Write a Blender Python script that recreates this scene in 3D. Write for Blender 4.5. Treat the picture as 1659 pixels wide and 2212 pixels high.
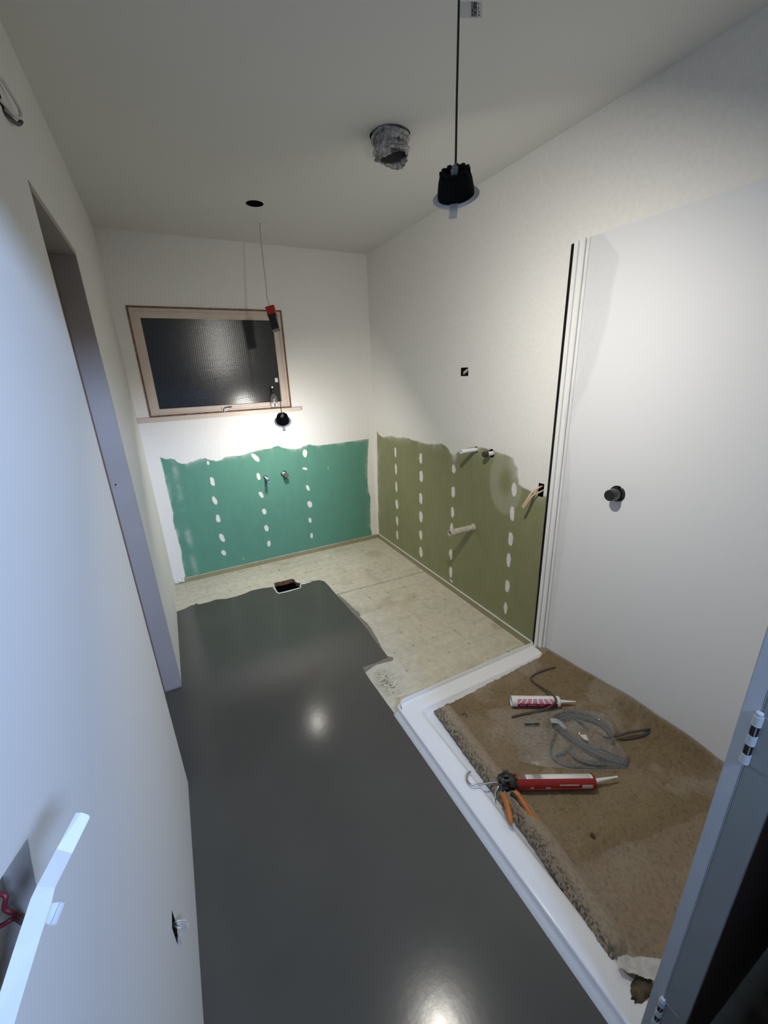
import bpy, bmesh, math, random
import numpy as np
from mathutils import Vector, Matrix
random.seed(7); RNG = np.random.RandomState(11)
S = bpy.context.scene; COL = S.collection
for o in list(bpy.data.objects): bpy.data.objects.remove(o)

# ---------------------------------------------------------------- camera
FPX, YAW, PITCH, ROLL, CH = 875.6, 0.46884, 0.33161, -0.03812, 1.5198
CW, CHT = 1659.0, 2212.0
def cam_axes():
    f = np.array([math.sin(YAW)*math.cos(PITCH), math.cos(YAW)*math.cos(PITCH), -math.sin(PITCH)])
    r0 = np.array([math.cos(YAW), -math.sin(YAW), 0.0]); u0 = np.cross(r0, f)
    return math.cos(ROLL)*r0+math.sin(ROLL)*u0, -math.sin(ROLL)*r0+math.cos(ROLL)*u0, f
RX, UX, FX = cam_axes(); CO = np.array([0, 0, CH])
cd = bpy.data.cameras.new('camera'); cam = bpy.data.objects.new('camera', cd); COL.objects.link(cam)
cd.sensor_fit = 'HORIZONTAL'; cd.sensor_width = 36; cd.lens = FPX/CW*36; cd.clip_start = 0.02
M = Matrix.Identity(4)
for i in range(3):
    M[i][0] = RX[i]; M[i][1] = UX[i]; M[i][2] = -FX[i]; M[i][3] = CO[i]
cam.matrix_world = M; S.camera = cam
# measuring helpers: where a sight line meets a real plane of the room
def ray(px, py): return RX*(px-CW/2)/FPX - UX*(py-CHT/2)/FPX + FX
def on(px, py, ax, v):
    d = ray(px, py); i = 'xyz'.index(ax); return CO + d*((v-CO[i])/d[i])
def along(px, py, t): return CO + ray(px, py)*t

# ---------------------------------------------------------------- light and exposure
S.view_settings.view_transform = 'Standard'; S.view_settings.look = 'None'
S.view_settings.gamma = 1.0; S.view_settings.exposure = 0.0
try: S.view_settings.use_curve_mapping = False
except Exception: pass
W = bpy.data.worlds.new('world'); S.world = W; W.use_nodes = True
W.node_tree.nodes['Background'].inputs[0].default_value = (0.35, 0.5, 0.9, 1)
W.node_tree.nodes['Background'].inputs[1].default_value = 0.004
LAMP_FRONT_W, LAMP_BACK_W, HALL_W = 12.0, 7.5, 26.0
LAMP_COL = (1.0, 0.955, 0.87)
HALL_COL = (0.40, 0.59, 1.0)
def area(name, loc, direction, size, power, color, shape='DISK', sy=None, spread=180):
    l = bpy.data.lights.new(name, 'AREA'); l.shape = shape; l.size = size
    if sy: l.size_y = sy
    l.energy = power; l.color = color; l.spread = math.radians(spread)
    o = bpy.data.objects.new(name, l); COL.objects.link(o); o.location = loc
    o.rotation_euler = Vector(direction).to_track_quat('-Z', 'Y').to_euler(); return o
area('hall_light', (0.50, -1.0, 2.30), (-0.70, 1.70, -0.72), 0.22, HALL_W, HALL_COL, spread=100)

# ---------------------------------------------------------------- room numbers
XL, XR, YB, YF, H = -0.197, 1.602, 3.300, 0.190, 2.40
DOOR_X = 0.70            # right side of the entrance opening

# ---------------------------------------------------------------- materials
def mat(name, col, rough=0.5, metal=0.0, spec=0.5, bump=0.0, bscale=200, var=0.0, vscale=8, coat=0.0,
        trans=0.0, emit=None, es=0.0, ior=1.45, sheen=0.0, attr=False, dist=0.001):
    m = bpy.data.materials.new(name); m.use_nodes = True; nt = m.node_tree
    b = nt.nodes['Principled BSDF']; L = nt.links
    b.inputs['Base Color'].default_value = (*col, 1); b.inputs['Roughness'].default_value = rough
    b.inputs['Metallic'].default_value = metal; b.inputs['Specular IOR Level'].default_value = spec
    b.inputs['Coat Weight'].default_value = coat; b.inputs['Transmission Weight'].default_value = trans
    b.inputs['IOR'].default_value = ior; b.inputs['Sheen Weight'].default_value = sheen
    if emit: b.inputs['Emission Color'].default_value = (*emit, 1); b.inputs['Emission Strength'].default_value = es
    tc = nt.nodes.new('ShaderNodeTexCoord')
    src = None
    if attr:
        a = nt.nodes.new('ShaderNodeAttribute'); a.attribute_name = 'Col'; src = a.outputs['Color']
        L.new(src, b.inputs['Base Color'])
    if var > 0:
        n = nt.nodes.new('ShaderNodeTexNoise'); n.inputs['Scale'].default_value = vscale; n.inputs['Detail'].default_value = 5
        L.new(tc.outputs['Object'], n.inputs['Vector'])
        mr = nt.nodes.new('ShaderNodeMapRange'); mr.inputs[1].default_value = .3; mr.inputs[2].default_value = .7
        mr.inputs[3].default_value = 1-var; mr.inputs[4].default_value = 1+var
        L.new(n.outputs['Fac'], mr.inputs[0])
        mx = nt.nodes.new('ShaderNodeMix'); mx.data_type = 'RGBA'; mx.blend_type = 'MULTIPLY'; mx.inputs[0].default_value = 1
        if src: L.new(src, mx.inputs[6])
        else: mx.inputs[6].default_value = (*col, 1)
        L.new(mr.outputs[0], mx.inputs[7]); L.new(mx.outputs[2], b.inputs['Base Color'])
    if bump > 0:
        n2 = nt.nodes.new('ShaderNodeTexNoise'); n2.inputs['Scale'].default_value = bscale; n2.inputs['Detail'].default_value = 4
        L.new(tc.outputs['Object'], n2.inputs['Vector'])
        bp = nt.nodes.new('ShaderNodeBump'); bp.inputs['Strength'].default_value = bump; bp.inputs['Distance'].default_value = dist
        L.new(n2.outputs['Fac'], bp.inputs['Height']); L.new(bp.outputs[0], b.inputs['Normal'])
    return m
def film_mat(name, tint, haze, gloss, rough=0.12, bump=0.6, bscale=45):
    m = bpy.data.materials.new(name); m.use_nodes = True; nt = m.node_tree; L = nt.links
    for n in list(nt.nodes):
        if n.type != 'OUTPUT_MATERIAL': nt.nodes.remove(n)
    out = [n for n in nt.nodes][0]
    tr = nt.nodes.new('ShaderNodeBsdfTransparent'); tr.inputs[0].default_value = (*tint, 1)
    df = nt.nodes.new('ShaderNodeBsdfDiffuse'); df.inputs[0].default_value = (.8, .8, .8, 1)
    gl = nt.nodes.new('ShaderNodeBsdfGlossy'); gl.inputs['Roughness'].default_value = rough
    tc = nt.nodes.new('ShaderNodeTexCoord'); n = nt.nodes.new('ShaderNodeTexNoise'); n.inputs['Scale'].default_value = bscale
    n.inputs['Detail'].default_value = 3; L.new(tc.outputs['Object'], n.inputs['Vector'])
    bp = nt.nodes.new('ShaderNodeBump'); bp.inputs['Strength'].default_value = bump; bp.inputs['Distance'].default_value = .01
    L.new(n.outputs['Fac'], bp.inputs['Height']); L.new(bp.outputs[0], gl.inputs['Normal'])
    m1 = nt.nodes.new('ShaderNodeMixShader'); m1.inputs[0].default_value = haze
    L.new(tr.outputs[0], m1.inputs[1]); L.new(df.outputs[0], m1.inputs[2])
    m2 = nt.nodes.new('ShaderNodeMixShader'); m2.inputs[0].default_value = gloss
    L.new(m1.outputs[0], m2.inputs[1]); L.new(gl.outputs[0], m2.inputs[2]); L.new(m2.outputs[0], out.inputs[0])
    return m
PAINT = (0.79, 0.775, 0.745)
WALLM = mat('painted_plaster', PAINT, .62, spec=.3, bump=.06, bscale=260, dist=.0004)
CEILM = mat('ceiling_paint', (0.72, 0.71, 0.68), .8, spec=.2, bump=.1, bscale=260, dist=.0006)
WALLC = mat('board_and_plaster', PAINT, .6, spec=.3, attr=True, var=.03, vscale=60, bump=.05, bscale=200, dist=.0006)
FLOORC = mat('floor_board', (.5, .46, .36), .75, spec=.3, attr=True, var=.10, vscale=26, bump=.2, bscale=300, dist=.0008)
LEVEL = mat('levelling_compound', (0.080, 0.076, 0.064), .18, spec=.5, var=.08, vscale=3, bump=.10, bscale=40, dist=.0012)
SMEAR = mat('smeared_compound', (0.21, 0.19, 0.155), .6, spec=.3, var=.15, vscale=30)
OLIVE = mat('olive_board_edge', (0.29, 0.26, 0.15), .7, var=.08, vscale=20)
WHITEGL = mat('white_acrylic', (0.80, 0.80, 0.80), .18, spec=.5, coat=.2, bump=.02, bscale=500)
PANELM = mat('shower_panel_acrylic', (0.72, 0.725, 0.745), .55, spec=.35, bump=.03, bscale=150, dist=.0004)
BLACKP = mat('black_plastic', (0.012, 0.012, 0.013), .35)
BLACKGL = mat('black_gloss', (0.006, 0.006, 0.007), .12, coat=.6)
BLACKM = mat('black_heatsink', (0.004, 0.004, 0.0045), .75, spec=.15)
DARK = mat('dark_cavity', (0.01, 0.008, 0.006), .9, spec=.1)
WHITEP = mat('white_plastic', (0.74, 0.74, 0.73), .4)
RIMM = mat('lamp_rim_plastic', (0.55, 0.56, 0.58), .45)
CREAM = mat('cream_window_paint', (0.60, 0.50, 0.43), .45, var=.05, vscale=12)
BARE = mat('bare_chipped_timber', (0.17, 0.085, 0.045), .65, var=.5, vscale=40)
REDP = mat('red_plastic', (0.30, 0.012, 0.015), .4)
REDM = mat('red_painted_metal', (0.27, 0.006, 0.008), .28, coat=.3, var=.06, vscale=30)
ORANGE = mat('orange_plastic', (0.50, 0.15, 0.025), .42, var=.12, vscale=60)
STEEL = mat('steel', (0.45, 0.45, 0.46), .28, metal=1)
GREYC = mat('grey_rubber', (0.10, 0.105, 0.108), .45, bump=.1, bscale=400)
BROWNC = mat('dark_taupe_rubber', (0.075, 0.062, 0.052), .6)
PVCW = mat('white_pipe', (0.75, 0.75, 0.76), .3)
PVCG = mat('dusty_waste_pipe', (0.50, 0.46, 0.38), .6, var=.2, vscale=40)
WIREM = mat('beige_cable', (0.62, 0.44, 0.31), .55)
WIREW = mat('white_cable', (0.65, 0.64, 0.62), .5)
WIRER = mat('dark_red_wire', (0.10, 0.008, 0.015), .5)
CARPET = mat('brown_felt', (.2, .15, .1), .95, spec=.1, attr=True, var=.10, vscale=90, bump=.4, bscale=600, dist=.002, sheen=.1)
DOORM = mat('dark_brown_door', (0.020, 0.009, 0.004), .5, var=.25, vscale=6)
JAMBM = mat('grey_white_gloss_paint', (0.52, 0.53, 0.54), .35, var=.05, vscale=10)
LINING = mat('lining_paint', (0.38, 0.345, 0.33), .5, var=.03)
EDGEBR = mat('brown_door_edge', (0.20, 0.14, 0.11), .6)
PAPER = mat('crumpled_paper', (0.52, 0.50, 0.47), .7, var=.1, vscale=50)
STONE = mat('brown_chip', (0.09, 0.045, 0.02), .8)
MAG = mat('magenta_print', (0.30, 0.005, 0.065), .35)
PINK = mat('pink_print', (0.48, 0.11, 0.20), .35)
LWHITE = mat('label_white', (0.80, 0.78, 0.77), .35)
LPINK = mat('label_pale_pink', (0.62, 0.44, 0.47), .35)
LGREY = mat('label_grey_print', (0.30, 0.30, 0.31), .4)
LRED = mat('label_red_line', (0.55, 0.06, 0.05), .4)
ORL = mat('orange_line', (0.55, 0.14, 0.03), .4)
CLEARF = film_mat('clear_film', (.995, .995, .995), .015, .06, .07, .7, 30)
BAGM = film_mat('clear_bag_film', (.96, .96, .96), .02, .15, .05, 1.0, 70)
TAGM = film_mat('clear_tag', (.86, .88, .9), .12, .03, .3, 0)
BOTM = film_mat('clear_bottle', (.80, .82, .83), .07, .22, .06, .1, 20)
DUCTM = film_mat('grey_wrap_plastic', (.30, .30, .31), .25, .35, .22, .8, 60)
DUCTD = mat('duct_dark_plastic', (0.05, 0.05, 0.05), .5)
DUCTS = mat('wrapped_duct_plastic', (0.28, 0.28, 0.285), .18, coat=.7, bump=1, bscale=90, var=.6, vscale=50, dist=.006)
CLEARTAB = mat('frosted_tab', (0.62, 0.6, 0.57), .35, trans=.5, var=.05)
LEDM = mat('lamp_diffuser', (.9, .9, .9), .5, emit=LAMP_COL, es=12)

# textured black night glass
def glass_mat():
    m = bpy.data.materials.new('patterned_night_glass'); m.use_nodes = True; nt = m.node_tree; L = nt.links
    b = nt.nodes['Principled BSDF']; b.inputs['Base Color'].default_value = (.006, .007, .009, 1)
    b.inputs['Roughness'].default_value = .22; b.inputs['Specular IOR Level'].default_value = .7
    tc = nt.nodes.new('ShaderNodeTexCoord'); w = nt.nodes.new('ShaderNodeTexWave')
    w.wave_type = 'BANDS'; w.bands_direction = 'Z'; w.inputs['Scale'].default_value = 36; w.inputs['Distortion'].default_value = .6
    w2 = nt.nodes.new('ShaderNodeTexWave'); w2.bands_direction = 'X'; w2.inputs['Scale'].default_value = 22
    L.new(tc.outputs['Object'], w.inputs['Vector']); L.new(tc.outputs['Object'], w2.inputs['Vector'])
    ad = nt.nodes.new('ShaderNodeMath'); ad.operation = 'MULTIPLY_ADD'; ad.inputs[1].default_value = .35
    L.new(w2.outputs['Fac'], ad.inputs[0]); L.new(w.outputs['Fac'], ad.inputs[2])
    bp = nt.nodes.new('ShaderNodeBump'); bp.inputs['Strength'].default_value = .18; bp.inputs['Distance'].default_value = .0009
    L.new(ad.outputs[0], bp.inputs['Height']); L.new(bp.outputs[0], b.inputs['Normal'])
    return m
GLASSM = glass_mat()

# ---------------------------------------------------------------- mesh helpers
def link(name, me, mats, parent=None, smooth=False):
    o = bpy.data.objects.new(name, me); COL.objects.link(o)
    for m in (mats if isinstance(mats, (list, tuple)) else [mats]): me.materials.append(m)
    if smooth: me.polygons.foreach_set('use_smooth', [True]*len(me.polygons))
    if parent: o.parent = parent; o.matrix_parent_inverse = Matrix.Translation(-Vector(parent.location))
    return o
def obj(name, bm, m, parent=None, smooth=False):
    me = bpy.data.meshes.new(name); bmesh.ops.recalc_face_normals(bm, faces=bm.faces); bm.to_mesh(me); bm.free()
    return link(name, me, m, parent, smooth)
def root(name, loc, label=None, cat=None, group=None):
    o = bpy.data.objects.new(name, None); COL.objects.link(o); o.location = loc; o.empty_display_size = .05
    if label: tag(o, label, cat, group)
    return o
def tag(o, label, cat, group=None):
    o['label'] = label; o['category'] = cat
    if group: o['group'] = group
    return o
def struct(o): o['kind'] = 'structure'; return o
def bx(bm, a, b, bev=0):
    a = Vector(a); b = Vector(b)
    r = bmesh.ops.create_cube(bm, size=1)
    for v in r['verts']:
        v.co = Vector(((a[i]+b[i])/2 + v.co[i]*(b[i]-a[i]) for i in range(3)))
    if bev:
        es = list({e for v in r['verts'] for e in v.link_edges})
        bmesh.ops.bevel(bm, geom=es, offset=bev, segments=2, affect='EDGES')
    return bm
def box(name, a, b, m, parent=None, bev=0): return obj(name, bx(bmesh.new(), a, b, bev), m, parent)
def obox(bm, c, ax, ay, az, sx, sy, sz, bev=0):
    r = bmesh.ops.create_cube(bm, size=1); c, ax, ay, az = map(Vector, (c, ax, ay, az))
    for v in r['verts']: v.co = c + ax*v.co.x*sx + ay*v.co.y*sy + az*v.co.z*sz
    if bev: bmesh.ops.bevel(bm, geom=list({e for v in r['verts'] for e in v.link_edges}), offset=bev, segments=2, affect='EDGES')
def smoothpath(pts, n=8, closed=False):
    P = [Vector(p) for p in pts]; out = []
    N = len(P)
    for i in range(N if closed else N-1):
        p0 = P[i-1] if (i > 0 or closed) else P[0]; p1 = P[i]; p2 = P[(i+1) % N]; p3 = P[(i+2) % N] if (closed or i+2 < N) else P[-1]
        for k in range(n):
            t = k/n
            out.append(.5*((2*p1)+(p2-p0)*t+(2*p0-5*p1+4*p2-p3)*t*t+(3*p1-p0-3*p2+p3)*t**3))
    if not closed: out.append(P[-1])
    return out
def tube(bm, pts, r, seg=12, closed=False, caps=True, smooth=0):
    P = smoothpath(pts, smooth, closed) if smooth else [Vector(p) for p in pts]
    rs = r if isinstance(r, (list, tuple)) else None
    rings = []; nrm = None
    for i, p in enumerate(P):
        if closed: t = (P[(i+1) % len(P)]-P[i-1])
        else: t = P[min(i+1, len(P)-1)]-P[max(i-1, 0)]
        t.normalize()
        if nrm is None:
            nrm = t.orthogonal().normalized()
        nrm = (nrm - t*nrm.dot(t)).normalized(); bn = t.cross(nrm)
        rad = (rs[i] if len(rs) == len(P) else rs[0]+(rs[-1]-rs[0])*i/(len(P)-1)) if rs else r
        rings.append([bm.verts.new(p+(nrm*math.cos(a)+bn*math.sin(a))*rad) for a in [2*math.pi*k/seg for k in range(seg)]])
    n = len(rings)
    for i in range(n if closed else n-1):
        A, B = rings[i], rings[(i+1) % n]
        for k in range(seg): bm.faces.new((A[k], A[(k+1) % seg], B[(k+1) % seg], B[k]))
    if caps and not closed: bm.faces.new(rings[0][::-1]); bm.faces.new(rings[-1])
    return bm
def lathe(bm, o, axis, prof, seg=32, ecc=None):
    """prof = [(distance along axis, radius)...]"""
    o = Vector(o); ax = Vector(axis).normalized(); u = ax.orthogonal().normalized(); v = ax.cross(u); rings = []
    for (d, r) in prof:
        if r < 1e-6: rings.append([bm.verts.new(o+ax*d)]); continue
        rings.append([bm.verts.new(o+ax*d+(u*math.cos(a)+v*math.sin(a))*r) for a in [2*math.pi*k/seg for k in range(seg)]])
    for A, B in zip(rings, rings[1:]):
        if len(A) == 1 and len(B) == 1: continue
        for k in range(seg):
            k2 = (k+1) % seg
            if len(A) == 1: bm.faces.new((A[0], B[k2], B[k]))
            elif len(B) == 1: bm.faces.new((A[k], A[k2], B[0]))
            else: bm.faces.new((A[k], A[k2], B[k2], B[k]))
    return bm
def pipe(bm, o, axis, L, ro, ri, seg=24):
    return lathe(bm, o, axis, [(0, ri), (0, ro), (L, ro), (L, ri), (0.0, ri)], seg)
def extrude_poly(name, pts, dv, m, parent=None):
    bm = bmesh.new(); vs = [bm.verts.new(Vector(p)) for p in pts]; f = bm.faces.new(vs)
    r = bmesh.ops.extrude_face_region(bm, geom=[f])
    for v in [g for g in r['geom'] if isinstance(g, bmesh.types.BMVert)]: v.co += Vector(dv)
    bmesh.ops.triangulate(bm, faces=[f for f in bm.faces if len(f.verts) > 4])
    return obj(name, bm, m, parent)

# value noise in numpy
def vnoise(x, y, seed=0):
    rs = np.random.RandomState(seed); T = rs.rand(256, 256)
    xi = np.floor(x).astype(int); yi = np.floor(y).astype(int); fx = x-xi; fy = y-yi
    fx = fx*fx*(3-2*fx); fy = fy*fy*(3-2*fy)
    a = T[xi % 256, yi % 256]; b = T[(xi+1) % 256, yi % 256]; c = T[xi % 256, (yi+1) % 256]; d = T[(xi+1) % 256, (yi+1) % 256]
    return (a*(1-fx)+b*fx)*(1-fy)+(c*(1-fx)+d*fx)*fy
def fbm(x, y, s, seed=0, o=4):
    v = 0; am = 1; tot = 0
    for i in range(o): v = v+am*vnoise(x*s*2**i, y*s*2**i, seed+i); tot += am; am *= .5
    return v/tot
def sdf(px, py, poly):
    """signed distance, positive inside"""
    P = np.array(poly, float)[:, :2]; n = len(P); d = np.full(px.shape, 1e9); ins = np.zeros(px.shape, bool)
    for i in range(n):
        ax, ay = P[i]; bx_, by = P[(i+1) % n]; ex, ey = bx_-ax, by-ay; L2 = ex*ex+ey*ey+1e-12
        t = np.clip(((px-ax)*ex+(py-ay)*ey)/L2, 0, 1); d = np.minimum(d, (px-ax-t*ex)**2+(py-ay-t*ey)**2)
        c = ((ay > py) != (by > py))
        with np.errstate(divide='ignore', invalid='ignore'):
            xs = ax+(py-ay)*ex/(ey if abs(ey) > 1e-12 else 1e-12)
        ins ^= (c & (px < xs))
    d = np.sqrt(d); return np.where(ins, d, -d)
def sst(a, b, x): t = np.clip((x-a)/(b-a), 0, 1); return t*t*(3-2*t)
def lerp(A, B, t): return A*(1-t[..., None])+np.array(B)*t[..., None]
def grid_mesh(name, us, vs, place, colfn=None, skip=None, disp=None):
    U, V = np.meshgrid(us, vs, indexing='ij'); nu, nv = U.shape
    D = disp(U, V) if disp else np.zeros_like(U)
    X = place(U, V, D).reshape(-1, 3)
    idx = np.arange(nu*nv).reshape(nu, nv)
    q = np.stack([idx[:-1, :-1], idx[1:, :-1], idx[1:, 1:], idx[:-1, 1:]], -1).reshape(-1, 4)
    if skip:
        cu = ((U[:-1, :-1]+U[1:, 1:])/2).ravel(); cv = ((V[:-1, :-1]+V[1:, 1:])/2).ravel(); q = q[~skip(cu, cv)]
    me = bpy.data.meshes.new(name)
    me.vertices.add(len(X)); me.vertices.foreach_set('co', X.ravel().astype(np.float32))
    me.loops.add(q.size); me.loops.foreach_set('vertex_index', q.ravel().astype(np.int32))
    me.polygons.add(len(q)); me.polygons.foreach_set('loop_start', (np.arange(len(q))*4).astype(np.int32))
    me.polygons.foreach_set('loop_total', np.full(len(q), 4, np.int32)) if False else None
    me.update(calc_edges=True); me.validate()
    if colfn:
        c = colfn(U, V).reshape(-1, 3); c4 = np.ones((len(c), 4), np.float32); c4[:, :3] = c
        a = me.color_attributes.new('Col', 'FLOAT_COLOR', 'POINT'); a.data.foreach_set('color', c4.ravel())
    return me
def axis_pts(*segs):
    out = []
    for a, b, st in segs: out += list(np.linspace(a, b, max(2, int(round((b-a)/st))+1)))
    o = sorted(out); r = [o[0]]
    for v in o[1:]:
        if v-r[-1] > 4e-4: r.append(v)
    return np.array(r)

TEAL = np.array([0.105, 0.27, 0.20]); OLI = np.array([0.235, 0.235, 0.125]); PLAST = np.array([0.79, 0.765, 0.72]); PNT = np.array(PAINT)
def dot_poly(cx, cz, w, h, seed, slant=0):
    rs = random.Random(seed); out = []
    n = 9
    for k in range(n):
        a = 2*math.pi*k/n; r = 1+rs.uniform(-.18, .16)
        e = abs(math.cos(a))**.8*math.copysign(1, math.cos(a))
        x = e*w/2*r; z = math.sin(a)*h/2*(1+rs.uniform(-.1, .1))
        out.append((cx+x+slant*z, cz+z))
    return out

# ================================================================ BACK WALL
def zb(X, Y): return (200+X/3.16, 620+Y/3.16)
def z2(X, Y): return (720+X/3.072, 860+Y/3.072)
def bw(p): q = on(p[0], p[1], 'y', YB); return (q[0], q[2])
def rw(p): q = on(p[0], p[1], 'x', XR); return (q[1], q[2])
green = [bw(zb(*p)) for p in [(458,1160),(500,1175),(530,1170),(560,1175),(580,1195),(610,1206),(640,1205),(670,1193),(700,1184),(735,1172),(770,1168),(800,1180),(850,1187),(880,1178),(905,1160),(950,1152),(1000,1152),(1040,1140),(1080,1128),(1130,1112),(1180,1106),(1220,1100),(1240,1088),(1265,1082),(1290,1092),(1330,1102),(1390,1106),(1420,1098),(1440,1086),(1480,1074),(1520,1082),(1643,1070)]]
green += [bw(z2(*p)) for p in [(100,288),(160,280),(215,272),(236,268),(232,350),(228,450),(228,560),(236,620),(248,660),(246,740),(248,860),(258,905),(285,925)]]
green += [(1.555, 0.0), (-0.12, 0.0)]
green += [bw(zb(*p)) for p in [(625,1985),(632,1965),(622,1920),(610,1880),(604,1800),(590,1750),(575,1690),(560,1650),(550,1600),(546,1540),(535,1490),(520,1430),(505,1360),(492,1300),(480,1240),(470,1200)]]
bdots = [(788,1200,20,38,0),(818,1328,36,80,-.1),(833,1457,34,78,-.15),(857,1580,36,78,-.05),(884,1712,40,84,-.15),(896,1815,36,56,-.25),
         (1112,1165,48,78,-.55),(1132,1293,36,68,-.1),(1152,1418,36,66,-.3),(1172,1533,42,60,-.1),(1187,1647,40,66,-.1),(1203,1752,34,62,.1),
         (1450,1135,46,76,.05),(1450,1240,44,30,-.9),(1470,1372,34,62,-.25),(1482,1483,44,72,-.05),(1484,1592,34,54,-.1),(1495,1697,28,58,0),(1030,1855,12,10,0),(1608,1235,6,34,-.1),(1330,1070,14,20,0)]
bpolys = []
for i, (X, Y, w, h, s) in enumerate(bdots):
    c = bw(zb(X, Y)); bpolys.append(dot_poly(c[0], c[1], w*.00092, h*.00092, i, s))
BH = [(0.605, 0.749, .016), (0.756, 0.758, .024)]
WIN = (-0.118, 0.880, 1.282, 1.982)   # opening x0 x1 z0 z1
def back_col(U, V):
    c = np.ones(U.shape+(3,))*PNT
    band = sst(1.10, 1.02, V+0.05*(fbm(U, V, 7, 5)-.5)*2)
    left = sst(.02, -.06, U+.02*(fbm(U, V, 12, 9)-.5)); right = sst(1.50, 1.54, U)
    c = lerp(c, PLAST, np.clip(band, 0, 1)*.75)
    d = sdf(U, V, green)+.006*(fbm(U, V, 40, 3)-.5)
    feather = sst(-.002, .0035, d)
    milky = .55*np.exp(-np.clip(d, 0, 1)/.012)*sst(.35, .7, fbm(U, V, 14, 21)) + .28*np.exp(-((U+.035)/.02)**2)*sst(.3, .7, fbm(U, V, 8, 22))
    g = TEAL*(1+.10*(fbm(U, V*.4, 25, 31)-.5))[..., None]
    g = g*(1-np.clip(milky, 0, .6)[..., None])+PLAST*np.clip(milky, 0, .6)[..., None]
    c = c*(1-feather[..., None])+g*feather[..., None]
    for k, P in enumerate(bpolys):
        dd = sdf(U, V, P)
        c = lerp(c, PLAST*1.04, sst(-.001, .0025, dd)*(.78+.2*fbm(U, V, 120, 50+k)))
    return c
def hole_skip(circles, rects):
    def f(u, v):
        m = np.zeros(u.shape, bool)
        for (a, b, r) in circles: m |= (u-a)**2+(v-b)**2 < r*r
        for (a0, a1, b0, b1) in rects: m |= (u > a0) & (u < a1) & (v > b0) & (v < b1)
        return m
    return f
me = grid_mesh('wall_back', axis_pts((XL, XR, .0033), (WIN[0], WIN[0], 1), (WIN[1], WIN[1], 1)), axis_pts((0, 1.12, .0033), (1.12, H, .08), (WIN[2], WIN[2], 1), (WIN[3], WIN[3], 1)),
               lambda U, V, D: np.stack([U, np.full_like(U, YB), V], -1), back_col, hole_skip(BH, [WIN]))
wall_back = struct(link('wall_back', me, WALLC, None, False))
bm = bmesh.new()
for (x, z, r) in BH:
    pipe(bm, (x, YB+.0005, z), (0, 1, 0), .05, r+.004, r+.001)
    lathe(bm, (x, YB+.05, z), (0, 1, 0), [(0, 0), (0, r+.004)], 20)
obj('hole_cavity', bm, DARK, wall_back)

# ================================================================ RIGHT WALL
olive = [rw(z2(*p)) for p in [(290,222),(305,245),(330,262),(360,252),(390,250),(420,262),(470,262),(500,266),(520,280),(560,285),(590,297),(640,304),(680,306),(720,304),(745,318),(765,340),(775,365),(800,372),(840,352),(880,340),(920,322),(960,325),(1000,332),(1040,340),(1080,355),(1130,372),(1170,386),(1195,400),(1205,440),(1225,465),(1224,520),(1230,570),(1260,592),(1300,612),(1340,632),(1400,650),(1440,656)]]
olive += [(1.30, 0.88), (1.30, 0.0), (3.285, 0.0)] + [rw(z2(*p)) for p in [(303,915),(298,800),(295,650),(293,500),(292,350)]]
rd = [(412,360,15,70,.05),(416,472,15,75,0),(418,588,15,72,.02),(422,705,18,72,-.03),(424,815,15,62,0),(425,910,14,62,0),
      (580,400,22,76,0),(583,520,24,80,-.02),(581,665,24,78,-.06),(581,788,25,75,0),(581,908,22,68,0),(582,1022,22,72,-.02),
      (799,470,26,62,0),(795,622,28,76,.02),(791,757,24,74,-.02),(785,860,20,62,0),(780,1038,24,74,0),(779,1155,24,80,0),(782,1212,26,14,0),
      (1200,607,34,102,-.02),(1187,768,34,102,-.04),(1175,935,34,100,-.02),(1163,1075,32,96,0),(1154,1248,34,94,.03),(1143,1395,26,86,-.03)]
rpolys = []
for i, (X, Y, w, h, s) in enumerate(rd):
    x0 = rw(z2(X-w/2, Y)); x1 = rw(z2(X+w/2, Y)); a = rw(z2(X, Y-h/2)); b = rw(z2(X, Y+h/2)); c = rw(z2(X, Y))
    rpolys.append(dot_poly(c[0], c[1], abs(x0[0]-x1[0]), abs(a[1]-b[1]), 100+i, 0))
RH = [(1.902, 1.061, .019), (1.768, 1.059, .024), (1.900, .560, .023)]
SQ = (1.996, 2.066, 1.484, 1.520); SQ = (on(1011.5, 803, 'x', XR)[1], on(995.5, 803, 'x', XR)[1], on(1003, 812.5, 'x', XR)[2], on(1003, 794, 'x', XR)[2])
def z6(X, Y): return (900+X/4.879, 920+Y/4.879)
pb = [rw(z6(*p)) for p in [(1285,597),(1352,612),(1340,745),(1262,740)]]
PB = (min(p[0] for p in pb)+.004, max(p[0] for p in pb)-.008, min(p[1] for p in pb)+.004, max(p[1] for p in pb)-.002)
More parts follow.
